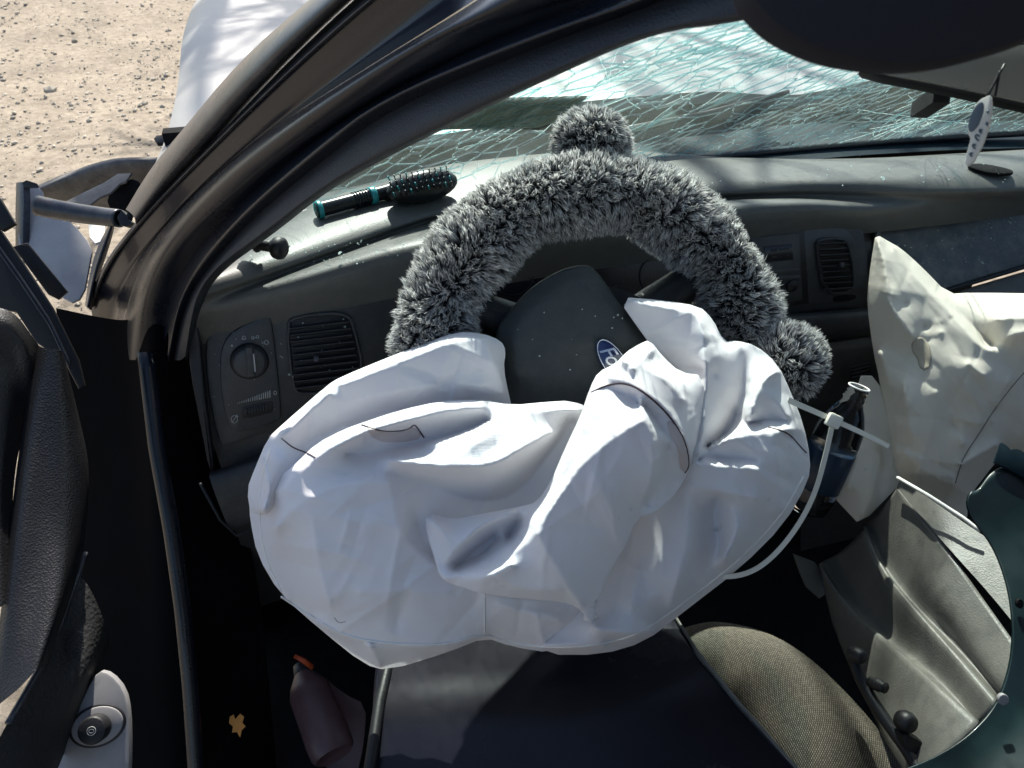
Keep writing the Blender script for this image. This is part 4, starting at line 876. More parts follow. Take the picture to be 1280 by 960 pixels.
# upper-left lobe lying against the wheel
bag('upper_lobe', [(488, 446, 2.00), (530, 430, 2.30), (570, 415, 2.50), (603, 417, 2.50), (626, 426, 2.00), (632, 438, 1.70), (629, 460, 2.00), (636, 496, 2.00), (648, 540, 1.50), (560, 580, 1.50), (430, 620, 1.50), (350, 650, 1.50), (314, 645, 1.50), (309, 612, 1.50), (318, 588, 1.80), (335, 548, 2.30), (352, 532, 2.50), (409, 482, 2.50), (425, 472, 2.50)],
    [[(425, 482, 4.50), (490, 456, 4.50), (530, 440, 4.30), (572, 424, 4.10), (600, 424, 3.90)], [(352, 545, 4.70), (412, 490, 4.70)], [(566, 430, 4.10), (556, 455, 4.40), (546, 478, 3.70)], [(546, 478, 3.50), (590, 478, 4.10), (628, 490, 3.10)], [(604, 425, 3.90), (618, 455, 3.70), (630, 485, 2.90)],
     [(400, 545, 3.10), (470, 520, 2.50), (560, 498, 2.30), (630, 505, 2.10)], [(352, 540, 4.80), (370, 556, 4.10), (395, 565, 3.10)], [(328, 570, 4.50), (340, 610, 5.70), (330, 640, 5.70)], [(440, 500, 4.00), (500, 488, 4.10), (545, 480, 3.70)]], press=.5, soft=1, wr=.10, seed=5, step=2.5, amp=1.3, ncr=40)
# right lobe behind the twist
bag('right_lobe', [(771, 371, 1), (830, 376, 1), (874, 383, 1), (890, 398, .8), (905, 428, .5), (920, 426, .5), (945, 432, .5), (972, 455, .3), (988, 490, .2), (1004, 530, .2), (1013, 575, .2), (1010, 602, .3), (980, 655, .3), (925, 710, .2), (850, 768, 0), (806, 802, 0), (752, 818, 0), (680, 818, 0), (640, 780, 0), (700, 640, 0), (790, 560, 0), (850, 480, .5), (808, 424, .8)],
    [[(780, 376, 1.6), (830, 384, 2.4), (873, 390, 3.0), (880, 420, 4.5), (882, 470, 5.0), (880, 520, 5.5), (870, 580, 6.0)], [(815, 420, 1.0), (846, 458, 1.6), (878, 462, 3.0)], [(893, 418, 3.0), (898, 450, 3.8), (893, 470, 3.2)],
     [(925, 431, 1.2), (931, 460, 1.0), (930, 500, .8), (905, 548, .4), (885, 560, .8)], [(975, 463, 3.4), (955, 474, 3.8), (945, 492, 4.4), (937, 526, 4.6)], [(938, 528, 2.2), (962, 524, 2.4), (984, 524, 2.6)], [(962, 488, 3.6), (985, 522, 3.2)],
     [(872, 578, 4.2), (886, 560, 4.8), (915, 545, 5.4), (960, 540, 5.0), (990, 537, 3.6)], [(872, 571, 4.6), (910, 572, 4.4), (946, 575, 4.6)], [(872, 580, 5.6), (910, 582, 5.8), (948, 588, 5.4)],
     [(965, 545, 5.0), (975, 590, 4.6), (970, 640, 3.4)], [(985, 545, 2.6), (990, 575, 2.4), (978, 640, 2.6)], [(862, 606, 5.2), (900, 615, 6.0), (945, 622, 5.4)], [(897, 622, 2.8), (890, 655, 2.2), (902, 680, 2.4), (882, 722, 2.2), (870, 735, 2.2)],
     [(915, 640, 4.8), (925, 660, 5.2), (905, 700, 4.6)], [(860, 610, 5.0), (862, 660, 5.0), (848, 720, 5.0), (838, 755, 3.6)], [(810, 640, 3.2), (800, 700, 3.4), (790, 760, 4.6)], [(745, 785, 5.4), (778, 792, 5.2), (815, 790, 3.2)], [(742, 770, 3.6), (760, 730, 3.0), (790, 680, 2.8)], [(680, 808, 3.5), (722, 806, 4.0), (755, 806, 3.5)]],
    press=.5, soft=1, wr=.16, seed=9, step=2.5, amp=1.3, ncr=60)
# main front sheet (left + bottom)
bag('front_sheet', [(312, 628, 1.5), (340, 604, 4), (370, 580, 5.2), (395, 555, 5.8), (430, 537, 6.0), (455, 528, 5.8), (500, 513, 5.6), (550, 502, 5.2), (600, 500, 4.6), (640, 507, 4.6), (680, 503, 4.4), (715, 501, 4), (748, 515, 3.4), (770, 560, 3), (770, 660, 3), (740, 760, 3), (700, 800, 2), (690, 816, 1), (640, 808, .8), (606, 796, 1.6), (560, 815, .5), (484, 838, .3), (455, 830, .3), (400, 786, .4), (350, 742, .4), (322, 694, .4), (313, 650, .6)],
    [[(345, 616, 5.4), (378, 588, 6.6), (404, 566, 7.2), (436, 550, 7.2), (470, 536, 7.0), (520, 523, 6.6), (556, 513, 6.2), (600, 510, 5.6)],
     [(432, 569, 4.6), (470, 565, 4.3), (508, 557, 3.9), (540, 549, 3.4), (580, 540, 3.0), (612, 526, 3.0)], [(455, 545, 5.4), (490, 543, 5.0), (518, 538, 4.6)],
     [(543, 555, 6.6), (581, 543, 7.2), (609, 529, 7.2), (640, 516, 6.8), (690, 511, 6.0), (722, 514, 5.0)], [(487, 575, 6.6), (550, 583, 8.4), (610, 585, 9.2), (650, 563, 8.8), (690, 540, 7.0)],
     [(487, 592, 5.6), (550, 612, 3.6), (605, 630, 2.0), (650, 615, 1.6), (690, 562, 2.4), (715, 525, 2.8)], [(345, 660, 5.2), (372, 632, 6.4), (410, 612, 6.9), (450, 600, 6.9), (487, 604, 6.4)],
     [(490, 612, 6.3), (494, 660, 6.2), (520, 690, 5.8), (560, 715, 4.8)], [(520, 640, 4.6), (528, 670, 4.2), (545, 700, 4.0)], [(392, 650, 6.6), (396, 700, 6.2), (412, 755, 5.2)], [(450, 740, 6.0), (500, 738, 6.0), (560, 742, 5.2)],
     [(395, 778, 2.8), (440, 800, 3.8), (500, 808, 4.2), (570, 808, 3.6), (603, 793, 2.8)], [(606, 738, 5.6), (606, 790, 3.0)], [(475, 833, 2.0), (462, 806, 4.6)], [(622, 755, 5.0), (660, 768, 5.0), (700, 775, 4.6)], [(672, 770, 5.2), (680, 806, 2.8)]],
    press=.5, soft=1, wr=.14, seed=13, step=2.5, amp=1.25, ncr=70)
# twisted front flap with pocket
TW = [(812, 425, 6), (800, 430, 6), (782, 441, 6.5), (770, 455, 7), (748, 465, 7), (738, 484, 7.5), (726, 520, 8), (706, 562, 8), (690, 600, 8), (672, 628, 7.5), (650, 634, 7), (600, 643, 6.5), (565, 650, 6), (531, 640, 5.6), (534, 668, 6.4), (545, 702, 7.4), (550, 720, 8), (562, 729, 8.4), (600, 741, 9.2), (650, 748, 9.6), (700, 751, 9.6), (722, 758, 9.4), (735, 772, 9), (741, 784, 8.4), (742, 765, 8.8), (752, 735, 9.2), (770, 700, 9.4), (783, 680, 9.6), (794, 648, 9.6), (820, 640, 8.8), (842, 620, 8), (860, 592, 6.5), (870, 562, 6.5), (878, 520, 6.5), (880, 470, 6), (850, 466, 5.6), (828, 446, 5.6)]
bag('twisted_flap', TW,
    [[(744, 490, 10), (732, 525, 11), (714, 566, 11.5), (700, 605, 11.5), (680, 640, 11), (664, 650, 10.8), (664, 668, 11.5), (640, 695, 11), (616, 713, 10.2), (585, 717, 9.6), (558, 722, 8.6)],
     [(801, 527, 13.2), (768, 548, 13.2), (734, 573, 13.4), (708, 606, 13.4), (684, 640, 13.2), (672, 668, 13)], [(672, 668, 13), (700, 715, 12.6), (728, 760, 10)], [(734, 574, 13.4), (756, 620, 13.2), (782, 678, 10)],
     [(640, 705, 12.2), (610, 722, 10.8), (575, 726, 9)], [(644, 640, 8.2), (612, 650, 8.4), (585, 670, 8.4), (560, 700, 8)], [(620, 668, 3.6), (600, 690, 3.8), (570, 708, 5.4)], [(650, 650, 4.6), (636, 672, 4.0)], [(540, 650, 7.4), (560, 672, 8.0), (568, 690, 8.0)],
     [(760, 470, 9.5), (785, 478, 11.4), (810, 492, 11.8), (840, 520, 11), (858, 552, 10), (860, 582, 8.6)], [(752, 482, 9.6), (785, 492, 10.2), (812, 512, 10.4), (848, 560, 10.4)], [(790, 462, 11), (812, 440, 9), (822, 432, 7.5)], [(800, 500, 12.2), (815, 540, 13), (820, 590, 12), (800, 632, 10)], [(836, 560, 9.6), (826, 600, 9.2), (808, 632, 8.6)], [(850, 478, 8.2), (868, 520, 8.2), (868, 556, 8)], [(780, 452, 10.2), (830, 470, 10.4), (855, 500, 9.6)], [(700, 735, 11.4), (660, 738, 10.8), (610, 732, 10)]],
    press=.5, soft=1, wr=.08, seed=17, step=2.5, amp=1.1, ncr=38, crs=.8)
from mathutils.bvhtree import BVHTree
def snapper(root):
    Vs, Fs, k = [], [], 0
    for o in root.children:
        n = len(o.data.vertices); c = np.empty(n*3); o.data.vertices.foreach_get('co', c); Vs.append(c.reshape(-1, 3)+ORG[root.name]); Fs += [[i+k for i in p.vertices] for p in o.data.polygons]; k += n
    bt = BVHTree.FromPolygons(np.vstack(Vs).tolist(), Fs)
    def f(x, y):
        r = ray(x, y); out = []
        for q in r.reshape(-1, 3):
            h = bt.ray_cast(Vector(CAM), Vector(q).normalized()); out.append(h[3]/np.linalg.norm(q) if h[0] else np.nan)
        out = np.array(out); bad = np.isnan(out); out[bad] = np.nanmean(out) if (~bad).any() else .75
        return out.reshape(np.shape(x))
    return f
def strip_on(px3, depth, wd, lift, mat, name, parent):
    p = resample(chaikin(np.array(px3, float)[:, :2], 2, False), 60); P = UD(p[:, 0], p[:, 1], SNAP(p[:, 0], p[:, 1])-.0004)
    V, Fc = tube_geo(P, wd, 6); return link_mesh(name, V, Fc, mat, parent)
def tab_on(name, poly, mat, parent):
    V, Fc = cloth(poly, [], lambda x, y: SNAP(x, y)-.0012, 2.0, 0, 0, 0, 0, 3, skirt=((.05, .05), (-.1, .15)), rnd=1); return recalc(link_mesh(name, V, Fc, mat, parent))
SNAP = snapper(AB)
# sewn seams and torn dark tab
strip_on([(352, 548, 3.2), (366, 560, 2.9), (384, 566, 2.4), (394, 572, 1.8)], DB, .0006, .3, M['thread'], 'seam_thread', AB)
strip_on([(452, 531, 5.6), (475, 539, 5.5), (500, 539, 5.2), (514, 535, 5.0), (518, 529, 5.3), (530, 547, 4.5)], DB, .0007, .45, M['thread'], 'seam_thread', AB)
strip_on([(740, 490, 9.8), (762, 480, 10.4), (785, 479, 11.5), (808, 492, 11.8), (838, 520, 11.1), (857, 552, 10.1), (862, 582, 8.6), (856, 591, 7.8)], DB, .0009, .35, M['thread'], 'seam_thread', AB)
strip_on([(960, 534, 5.1), (985, 540, 3.8), (1002, 560, 2.2), (1008, 566, 1.6)], DB, .0007, .3, M['thread'], 'seam_thread', AB)
strip_on([(606, 742, 5.7), (606, 770, 4.3), (606, 792, 3.2)], DB, .0007, .3, M['hem'], 'seam_thread', AB)
tab_on('torn_tab', [(832, 522), (852, 538), (862, 560), (864, 578), (857, 592), (850, 585), (848, 562), (838, 545)], M['bagbrown'], AB)
tab_on('torn_tab', [(455, 532), (478, 541), (500, 541), (516, 532), (530, 548), (500, 553), (470, 552)], M['bagbrown'], AB)
strip_on([(352, 746), (400, 778), (440, 798), (500, 806), (560, 806), (603, 791), (640, 804), (690, 810), (750, 806), (800, 792), (850, 757), (920, 704), (975, 648), (1004, 596)], DB, .0011, .2, M['hem'], 'hem_seam', AB)
strip_on([(338, 560), (326, 600), (324, 650), (332, 700), (352, 740)], DB, .0009, .2, M['hem'], 'hem_seam', AB)
strip_on([(418, 772), (423, 779), (432, 777)], DB, .0002, .2, M['thread'], 'stain_mark', AB)

# ================================================================ ZIP TIE
Zt = thing('zip_tie', UD(1042, 525, .80), 'white nylon zip tie looped beside the driver airbag', 'zip tie')
def ribbon(pts, wdt, th, name):
    p = np.array(pts, float); P = resample(chaikin(UD(p[:, 0], p[:, 1], p[:, 2]), 3, False), 50); T = np.gradient(P, axis=0); T /= np.linalg.norm(T, axis=1)[:, None]
    s = np.cross(T, -FW); s /= np.linalg.norm(s, axis=1)[:, None]; n = np.cross(s, T); k = len(P); ww = np.broadcast_to(wdt, (k,))[:, None]
    V = np.vstack([P+s*ww+n*th, P-s*ww+n*th, P-s*ww-n*th, P+s*ww-n*th]); Fc = []
    for i in range(k-1):
        for j in range(4): a, b = j*k+i, ((j+1) % 4)*k+i; Fc.append((a, b, b+1, a+1))
    Fc += [(0, k, 2*k, 3*k)[::-1], (k-1, 2*k-1, 3*k-1, 4*k-1)]
    return angle_smooth(recalc(link_mesh(name, V, Fc, M['nylon'], Zt)), 40)
ribbon([(985, 500, .775), (1015, 513, .775), (1042, 525, .775), (1080, 542, .775), (1111, 558, .775)], np.linspace(.0028, .0022, 50), .0006, 'tail')
ribbon([(1041, 528, .778), (1032, 570, .785), (1018, 620, .79), (995, 662, .79), (965, 698, .785), (935, 718, .78), (900, 722, .78), (870, 716, .80)], .0024, .0006, 'strap')
V, Fc = box_geo(UD(1042, 526, .772), RT*.0062+UP*-.003, UP*.0058+RT*.003, FW*.004); bevelled(link_mesh('lock_head', V, Fc, M['nylon'], Zt), .0018)

# ================================================================ PASSENGER AIRBAG
DP = lambda x, y: 1.10-.02*np.clip((y-400)/200, -1, 1.2)
PA = thing('passenger_airbag', UD(1180, 650, 1.1), 'deflated cream passenger airbag with round vent hole draped from the dash', 'airbag')
bag('rear_flap', [(1070, 470, 1), (1096, 470, 1), (1110, 520, 1), (1140, 590, 1), (1120, 610, 1), (1075, 656, 1), (1060, 640, .5), (1030, 608, .5), (1040, 575, .5), (1050, 560, .5), (1075, 530, .5)], [[(1102, 570, 1.6), (1095, 600, 2.4), (1080, 645, 1.6)], [(1075, 560, 2.6), (1060, 610, 2.4)], [(1103, 560, 1.2), (1104, 590, 1.0)]], mat='bag2', depth=DP, parent=PA, press=.4, soft=1, wr=.12, seed=31, step=2, ncr=16, anchor=(1080, 470))
bag('main_sheet', [(1095, 293, .5), (1112, 303, .8), (1125, 310, 1), (1150, 332, 1), (1185, 368, 1.5), (1215, 366, 2), (1330, 368, 3), (1330, 600, 2), (1280, 563, 1.5), (1262, 560, 1), (1246, 575, 1), (1210, 622, 1), (1208, 655, 1), (1150, 640, 1), (1120, 597, .6), (1113, 560, .5), (1106, 520, .5), (1100, 475, .5), (1092, 440, .5), (1084, 380, .5), (1086, 350, .5), (1092, 310, .5)],
    [[(1097, 300, 2), (1108, 340, 4), (1108, 372, 4.4), (1122, 396, 5.2), (1140, 420, 5.6)], [(1116, 312, 2.2), (1140, 345, 3.6), (1178, 380, 4.6), (1205, 412, 6.4), (1228, 436, 7.4), (1250, 440, 6.8)], [(1185, 376, 3), (1210, 400, 4.2), (1240, 432, 4.8)],
     [(1104, 372, 3.6), (1116, 366, 4.8), (1132, 380, 4.0)], [(1155, 410, 4.4), (1175, 402, 5.6), (1190, 398, 5.4)], [(1160, 425, 5.0), (1178, 415, 6.0)], [(1245, 400, 7.0), (1262, 398, 7.8), (1290, 396, 8)], [(1250, 430, 6.4), (1262, 418, 8.2), (1300, 414, 8.8)], [(1240, 385, 5), (1300, 380, 5.4)],
     [(1100, 440, 2.8), (1112, 480, 3.0), (1122, 510, 3.4), (1120, 570, 3.2)], [(1130, 480, 6.0), (1136, 530, 5.6), (1150, 585, 4.6)], [(1170, 490, 6.6), (1190, 515, 5.8), (1215, 530, 6.4), (1240, 527, 5.4)], [(1190, 530, 5.0), (1205, 555, 5.8)], [(1130, 565, 4.8), (1160, 592, 4.0), (1195, 597, 4.4)],
     [(1270, 470, 6), (1250, 510, 5.2), (1225, 545, 5), (1205, 570, 4.6), (1192, 605, 4)], [(1262, 476, 7), (1242, 508, 6.2)], [(1125, 575, 3.6), (1122, 590, 2.4)], [(1230, 470, 8), (1210, 455, 8)], [(1200, 580, 5.4), (1220, 570, 5.4), (1246, 556, 5)]],
    mat='bag2', depth=DP, parent=PA, press=.6, soft=1, wr=.14, seed=37, step=2.0, ncr=80, crs=.9, anchor=(1100, 300), amp=1.15)
SNAP = snapper(PA)
strip_on([(1290, 455, 6.2), (1262, 486, 5.7), (1240, 516, 5.3), (1222, 545, 5.0), (1204, 571, 4.6), (1194, 604, 4.0)], DP, .0009, .3, M['tear'], 'seam_thread', PA)
vp = [(1140, 430), (1146, 422), (1154, 422), (1161, 430), (1164, 445), (1163, 458), (1157, 462), (1150, 460), (1148, 448), (1141, 440)]
tab_on('vent_hole', vp, M['ventin'], PA)
strip_on(vp+vp[:1], DP, .0007, .3, M['tear'], 'vent_rim', PA)

# ================================================================ LOWER RIGHT: grey panel, seat cloth, lever, teal panel, bottle
GP = thing('grey_trim_panel', UD(1150, 930, 0.960), 'loose folded grey plastic trim panel in the passenger footwell', 'trim panel')
def rowz(pts): p = np.array(pts, float); return UD(p[:, 0], p[:, 1], p[:, 2])
def rowg(pts): p = np.array(pts, float); return UD(p[:, 0], p[:, 1], p[:, 2]*.86-(p[:, 1]-750)*.00028+.16*np.clip((1165-p[:, 0])/130, 0, 1))
V, Fc = loft([rowg([(1125, 598, 1.110), (1160, 622, 1.090), (1200, 650, 1.060), (1260, 690, 1.010), (1320, 740, 0.970)]),
              rowg([(1120, 612, 1.100), (1150, 645, 1.080), (1190, 690, 1.040), (1240, 745, 1.000), (1300, 820, 0.950)])], 30, 3); link_mesh('rear_wall', V, Fc, M['panelgrey'], GP)
V, Fc = loft([rowg([(1121, 610, 1.100), (1150, 645, 1.080), (1195, 700, 1.040), (1230, 750, 1.010), (1280, 820, 0.960)]),
              rowg([(1104, 634, 1.110), (1128, 672, 1.090), (1170, 735, 1.050), (1215, 800, 1.010), (1262, 870, 0.960)]),
              rowg([(1082, 655, 1.120), (1105, 705, 1.110), (1145, 755, 1.070), (1200, 812, 1.030), (1250, 870, 0.980)]),
              rowg([(1080, 662, 1.095), (1100, 712, 1.085), (1140, 762, 1.050), (1195, 822, 1.010), (1245, 880, 0.960)]),
              rowg([(1050, 690, 1.110), (1078, 740, 1.100), (1120, 790, 1.070), (1180, 850, 1.030), (1225, 905, 0.980)]),
              rowg([(1028, 702, 1.110), (1055, 745, 1.100), (1100, 790, 1.080), (1165, 850, 1.030), (1222, 900, 0.980)]),
              rowg([(1026, 708, 1.085), (1052, 752, 1.075), (1096, 798, 1.055), (1160, 858, 1.010), (1218, 908, 0.960)]),
              rowg([(1032, 745, 1.090), (1048, 800, 1.080), (1075, 850, 1.060), (1110, 910, 1.020), (1160, 960, 0.980)]),
              rowg([(1040, 780, 1.110), (1058, 820, 1.100), (1080, 870, 1.070), (1105, 925, 1.030), (1140, 980, 0.990)])], 50, 5); ob = link_mesh('moulded_face', V, Fc, M['panelgrey'], GP)
md = ob.modifiers.new('wall', 'SOLIDIFY'); md.thickness = .003
V, Fc = tube_geo(resample(rowg([(1122, 597, 1.080), (1160, 619, 1.060), (1205, 648, 1.030), (1225, 664, 1.020)]), 20), .0022, 6); link_mesh('rim_edge', V, Fc, M['tagw'], GP)
slab('broken_tab', [(992, 692), (1018, 702), (1030, 716), (1035, 740), (1025, 748), (1008, 733), (1000, 715)], UD(1015, 715, 1.12), nrm(-FW+UP*.4), .004, M['panelgrey'], GP, .001, 0)
# seat cushion in woven cloth: each yarn crossing is a small bump
SD = lambda x, y: 1.0+0*x
def rows_(pts): p = np.array(pts, float); return UD(p[:, 0], p[:, 1], p[:, 2]*.92)
def seat():
    st_ = thing('seat_cushion', UD(1000, 940, 1.02), 'black and beige tweed seat cushion beside the centre console', 'seat')
    R_ = [rows_([(820, 800, 1.08), (862, 782, 1.08), (900, 776, 1.07), (960, 790, 1.06), (1010, 820, 1.05), (1060, 868, 1.03), (1105, 920, 1.01), (1150, 985, .99)]),
          rows_([(825, 812, 1.05), (866, 792, 1.04), (905, 788, 1.03), (960, 806, 1.01), (1000, 836, 1.00), (1045, 884, .98), (1085, 935, .96), (1125, 1000, .94)]),
          rows_([(840, 830, 1.03), (875, 815, 1.01), (910, 815, 1.00), (950, 835, .98), (985, 865, .97), (1020, 905, .95), (1050, 950, .93), (1085, 1010, .91)]),
          rows_([(845, 860, 1.02), (880, 850, 1.00), (910, 855, .98), (935, 875, .97), (965, 905, .95), (990, 940, .93), (1015, 980, .91), (1040, 1020, .90)]),
          rows_([(850, 900, 1.02), (875, 895, 1.0), (900, 910, .98), (920, 930, .97), (940, 955, .95), (960, 980, .94), (980, 1010, .92), (1000, 1030, .91)])]
    V, Fc = loft(R_, 220, 34)
    nr, nc = 4*34+1, 220
    # weave in surface parameters: bright yarn crossings on a dark ground
    G = V.reshape(nr, nc, 3); du = np.gradient(G, axis=1); dv = np.gradient(G, axis=0); N = np.cross(du, dv); N /= np.linalg.norm(N, axis=2)[..., None]+1e-9
    if (N[nr//2, nc//2]@FW) > 0: N = -N
    i, j = np.meshgrid(np.arange(nr), np.arange(nc), indexing='ij')
    wv = ((i % 2 == 0) & ((j+(i//2) % 2) % 2 == 0)).astype(float)
    G = G+N*(wv*.0010)[..., None]
    o = link_mesh('cushion_cloth', G.reshape(-1, 3), Fc, M['tweed'], st_)
    c = np.where(wv[..., None] > 0, np.array([.27, .24, .19])*rng.uniform(.6, 1.1, (nr, nc, 1)), np.array([.030, .026, .022])); setcol(o, c.reshape(-1, 3))
seat()
LV = thing('seat_lever', UD(1100, 930, 1.05), 'black curved seat lever with round knobs beside the tweed seat', 'lever')
V, Fc = tube_geo(resample(rowz([(1066, 822, .90), (1074, 845, .89), (1090, 875, .87), (1110, 905, .85), (1132, 935, .83), (1150, 965, .81)]), 24), .0065, 10); link_mesh('rod', V, Fc, M['black'], LV)
for (x, y, d_, r_) in ((1071, 819, .89, .009), (1097, 856, .87, .007), (1132, 902, .83, .011)):
    c = UD(x, y, d_); V, Fc = lathe_geo([(-.010, .006), (-.008, r_*.8), (-.003, r_), (.003, r_), (.008, r_*.8), (.010, .006)], c, nrm(-FW+RT*.4), 20); link_mesh('knob', V, Fc, M['black'], LV)
slab('bracket', [(1128, 915), (1150, 925), (1168, 938), (1155, 946), (1140, 945), (1130, 935)], UD(1145, 932, .82), -FW, .02, M['black'], LV, .003, 1)
def rowt(pts): p = np.array(pts, float); return UD(p[:, 0], p[:, 1], np.interp(p[:, 1], [560, 1000], [.83, .66])+.006*np.sin(p[:, 1]/40+p[:, 0]/55))
TP = thing('teal_panel', UD(1240, 950, .85), 'dark teal plastic panel with curved cut edge and round hole', 'panel')
V, Fc = loft([rowt([(1212, 615, 1.02), (1205, 628, 1.01), (1215, 652, .99), (1240, 682, .97), (1258, 730, .95), (1265, 780, .93), (1262, 830, .91), (1245, 880, .89), (1215, 915, .87), (1180, 940, .86), (1140, 958, .85), (1090, 975, .84)]),
              rowt([(1222, 611, 1.012), (1219, 628, 1.002), (1231, 650, .982), (1255, 682, .962), (1273, 730, .942), (1280, 780, .922), (1277, 832, .902), (1259, 884, .882), (1227, 924, .862), (1189, 953, .852), (1148, 972, .842), (1094, 986, .832)]),
              rowt([(1240, 590, 1.0), (1246, 610, .99), (1262, 650, .97), (1285, 690, .95), (1300, 740, .93), (1305, 790, .91), (1300, 840, .89), (1285, 895, .87), (1250, 945, .85), (1205, 975, .84), (1160, 992, .83), (1100, 1000, .82)]),
              rowt([(1275, 575, 1.02), (1300, 600, 1.0), (1330, 650, .98), (1350, 690, .96), (1360, 740, .94), (1360, 790, .92), (1350, 850, .90), (1340, 920, .88), (1300, 980, .86), (1250, 1010, .85), (1200, 1020, .84), (1120, 1020, .83)])], 60, 6)
ob = link_mesh('panel_skin', V, Fc, M['teal'], TP); md = ob.modifiers.new('wall', 'SOLIDIFY'); md.thickness = .003
V, Fc = slab_geo(UPL(*ellip(1255, 875, 6.5, 7, 0, 24).T, UD(1255, 875, .690), -FW), -FW, .004, .0006); link_mesh('bolt_hole', V, Fc, M['grey'], TP)
V, Fc = slab_geo(UPL(*ellip(1276, 755, 4, 6, 0, 24).T, UD(1276, 755, .738), -FW), -FW, .004, .0006); link_mesh('slot_hole', V, Fc, M['void'], TP)
slab('torn_corner', [(1252, 553), (1258, 556), (1264, 562), (1272, 561), (1285, 568), (1320, 580), (1320, 620), (1280, 596), (1243, 578)], UD(1265, 570, .815), nrm(-FW+UP*.3), .003, M['cowl'], TP, .0008, 0)
# black glossy panel over the driver's seat
def rowb(pts): p = np.array(pts, float); return UD(p[:, 0], p[:, 1], p[:, 2]*.90)
BPn = thing('black_seat_panel', UD(700, 940, .95), 'smudged glossy black panel lying over the driver seat', 'panel')
V, Fc = loft([rowb([(472, 800, 1.0), (560, 780, .99), (700, 765, .99), (800, 760, .99), (846, 772, .99)]),
              rowb([(468, 850, .95), (560, 840, .945), (700, 830, .94), (800, 825, .94), (872, 815, .94)]),
              rowb([(465, 900, .91), (560, 895, .905), (700, 890, .90), (830, 885, .90), (925, 880, .90)]),
              rowb([(458, 1000, .86), (560, 1000, .855), (700, 1000, .85), (860, 1000, .85), (1030, 995, .85)])], 50, 8); ob = link_mesh('panel_skin', V, Fc, M['sheetblack'], BPn); md = ob.modifiers.new('wall', 'SOLIDIFY'); md.thickness = .004
V, Fc = tube_geo(resample(rowb([(845, 772, .985), (872, 815, .935), (925, 880, .895), (1000, 965, .855), (1030, 995, .845)]), 30), .0018, 6); link_mesh('panel_edge', V, Fc, M['panelgrey'], BPn)
V, Fc = tube_geo(resample(rowb([(488, 820, .975), (474, 880, .92), (462, 960, .865), (456, 1010, .85)]), 20), .006, 8); link_mesh('side_rail', V, Fc, M['black'], BPn)
# bottle behind zip tie
BT = thing('water_bottle', UD(1045, 560, 1.06), 'clear plastic water bottle with blue label wedged by the console', 'bottle')
bx = UD(1074, 484, 1.03); b2 = UD(1040, 560, 1.06); ax = nrm(b2-bx)
V, Fc = lathe_geo([(0, .0130), (.006, .0135), (.012, .0130), (.016, .0155), (.02, .0130), (.035, .021), (.055, .029), (.075, .031), (.16, .031), (.18, .028), (.185, .02)], bx, ax, 28); link_mesh('bottle_shell', V, Fc, M['clear'], BT)
V, Fc = lathe_geo([(.088, .0312), (.089, .0318), (.145, .0318), (.146, .0312)], bx, ax, 28); link_mesh('label_band', V, Fc, M['bluelabel'], BT)
t = np.linspace(0, 2*math.pi, 30); s1 = nrm(np.cross(ax, UP)); s2 = np.cross(ax, s1); V, Fc = tube_geo(bx+.0130*(np.cos(t)[:, None]*s1+np.sin(t)[:, None]*s2), .0013, 6, False); link_mesh('neck_ring', V, Fc, M['hem'], BT)
# spray can on the floor, leaf
SB = thing('spray_bottle', UD(410, 945, 1.1), 'mauve translucent spray bottle with orange nozzle on the floor', 'bottle')
p1 = UD(378, 842, 1.15); p2 = UD(418, 945, 1.08); ax = nrm(p2-p1); Ln = np.linalg.norm(p2-p1)
V, Fc = lathe_geo([(0, .012), (.006, .016), (.018, .024), (.03, .029), (Ln*.8, .031), (Ln*.95, .030), (Ln, .026), (Ln-.004, .018), (Ln-.006, .01)], p1, ax, 28); angle_smooth(link_mesh('bottle_body', V, Fc, M['can'], SB), 50)
V, Fc = lathe_geo([(-.016, .006), (-.014, .009), (0, .0125), (.004, .0125)], p1, ax, 16); link_mesh('collar', V, Fc, M['candark'], SB)
V, Fc = tube_geo(UD(np.array([368., 380, 390]), np.array([820., 826, 834]), np.array([1.10, 1.10, 1.11])), [.0028, .0038, .0036], 8); link_mesh('nozzle', V, Fc, M['orange'], SB)
for i in range(3):
    c = p1+ax*(.045+i*.018)-FW*.0300; V, Fc = box_geo(c, nrm(np.cross(ax, FW))*.008, ax*.0016, FW*.0012); link_mesh('label_text', V, Fc, M['grey'], SB, smooth=False)
lf = UD(295, 905, 1.05)
o = slab('dry_leaf', [(287, 896), (292, 893), (294, 899), (300, 892), (305, 896), (303, 904), (307, 908), (302, 913), (300, 922), (296, 915), (290, 916), (291, 908), (286, 904)], lf, nrm(-FW+UP*.3), .001, M['leaf'], None, .0003, 0); tag(o, 'orange dry leaf lying on the dark carpet', 'leaf')
bgp = UD(425, 905, 1.17)
o = slab('plastic_bag_scrap', [(395, 838), (430, 868), (458, 880), (455, 930), (445, 975), (400, 960), (385, 900)], bgp, nrm(-FW+UP*.2), .002, M['can'], None, .001, 1); tag(o, 'dull mauve crumpled plastic scrap beneath the spray bottle', 'scrap')

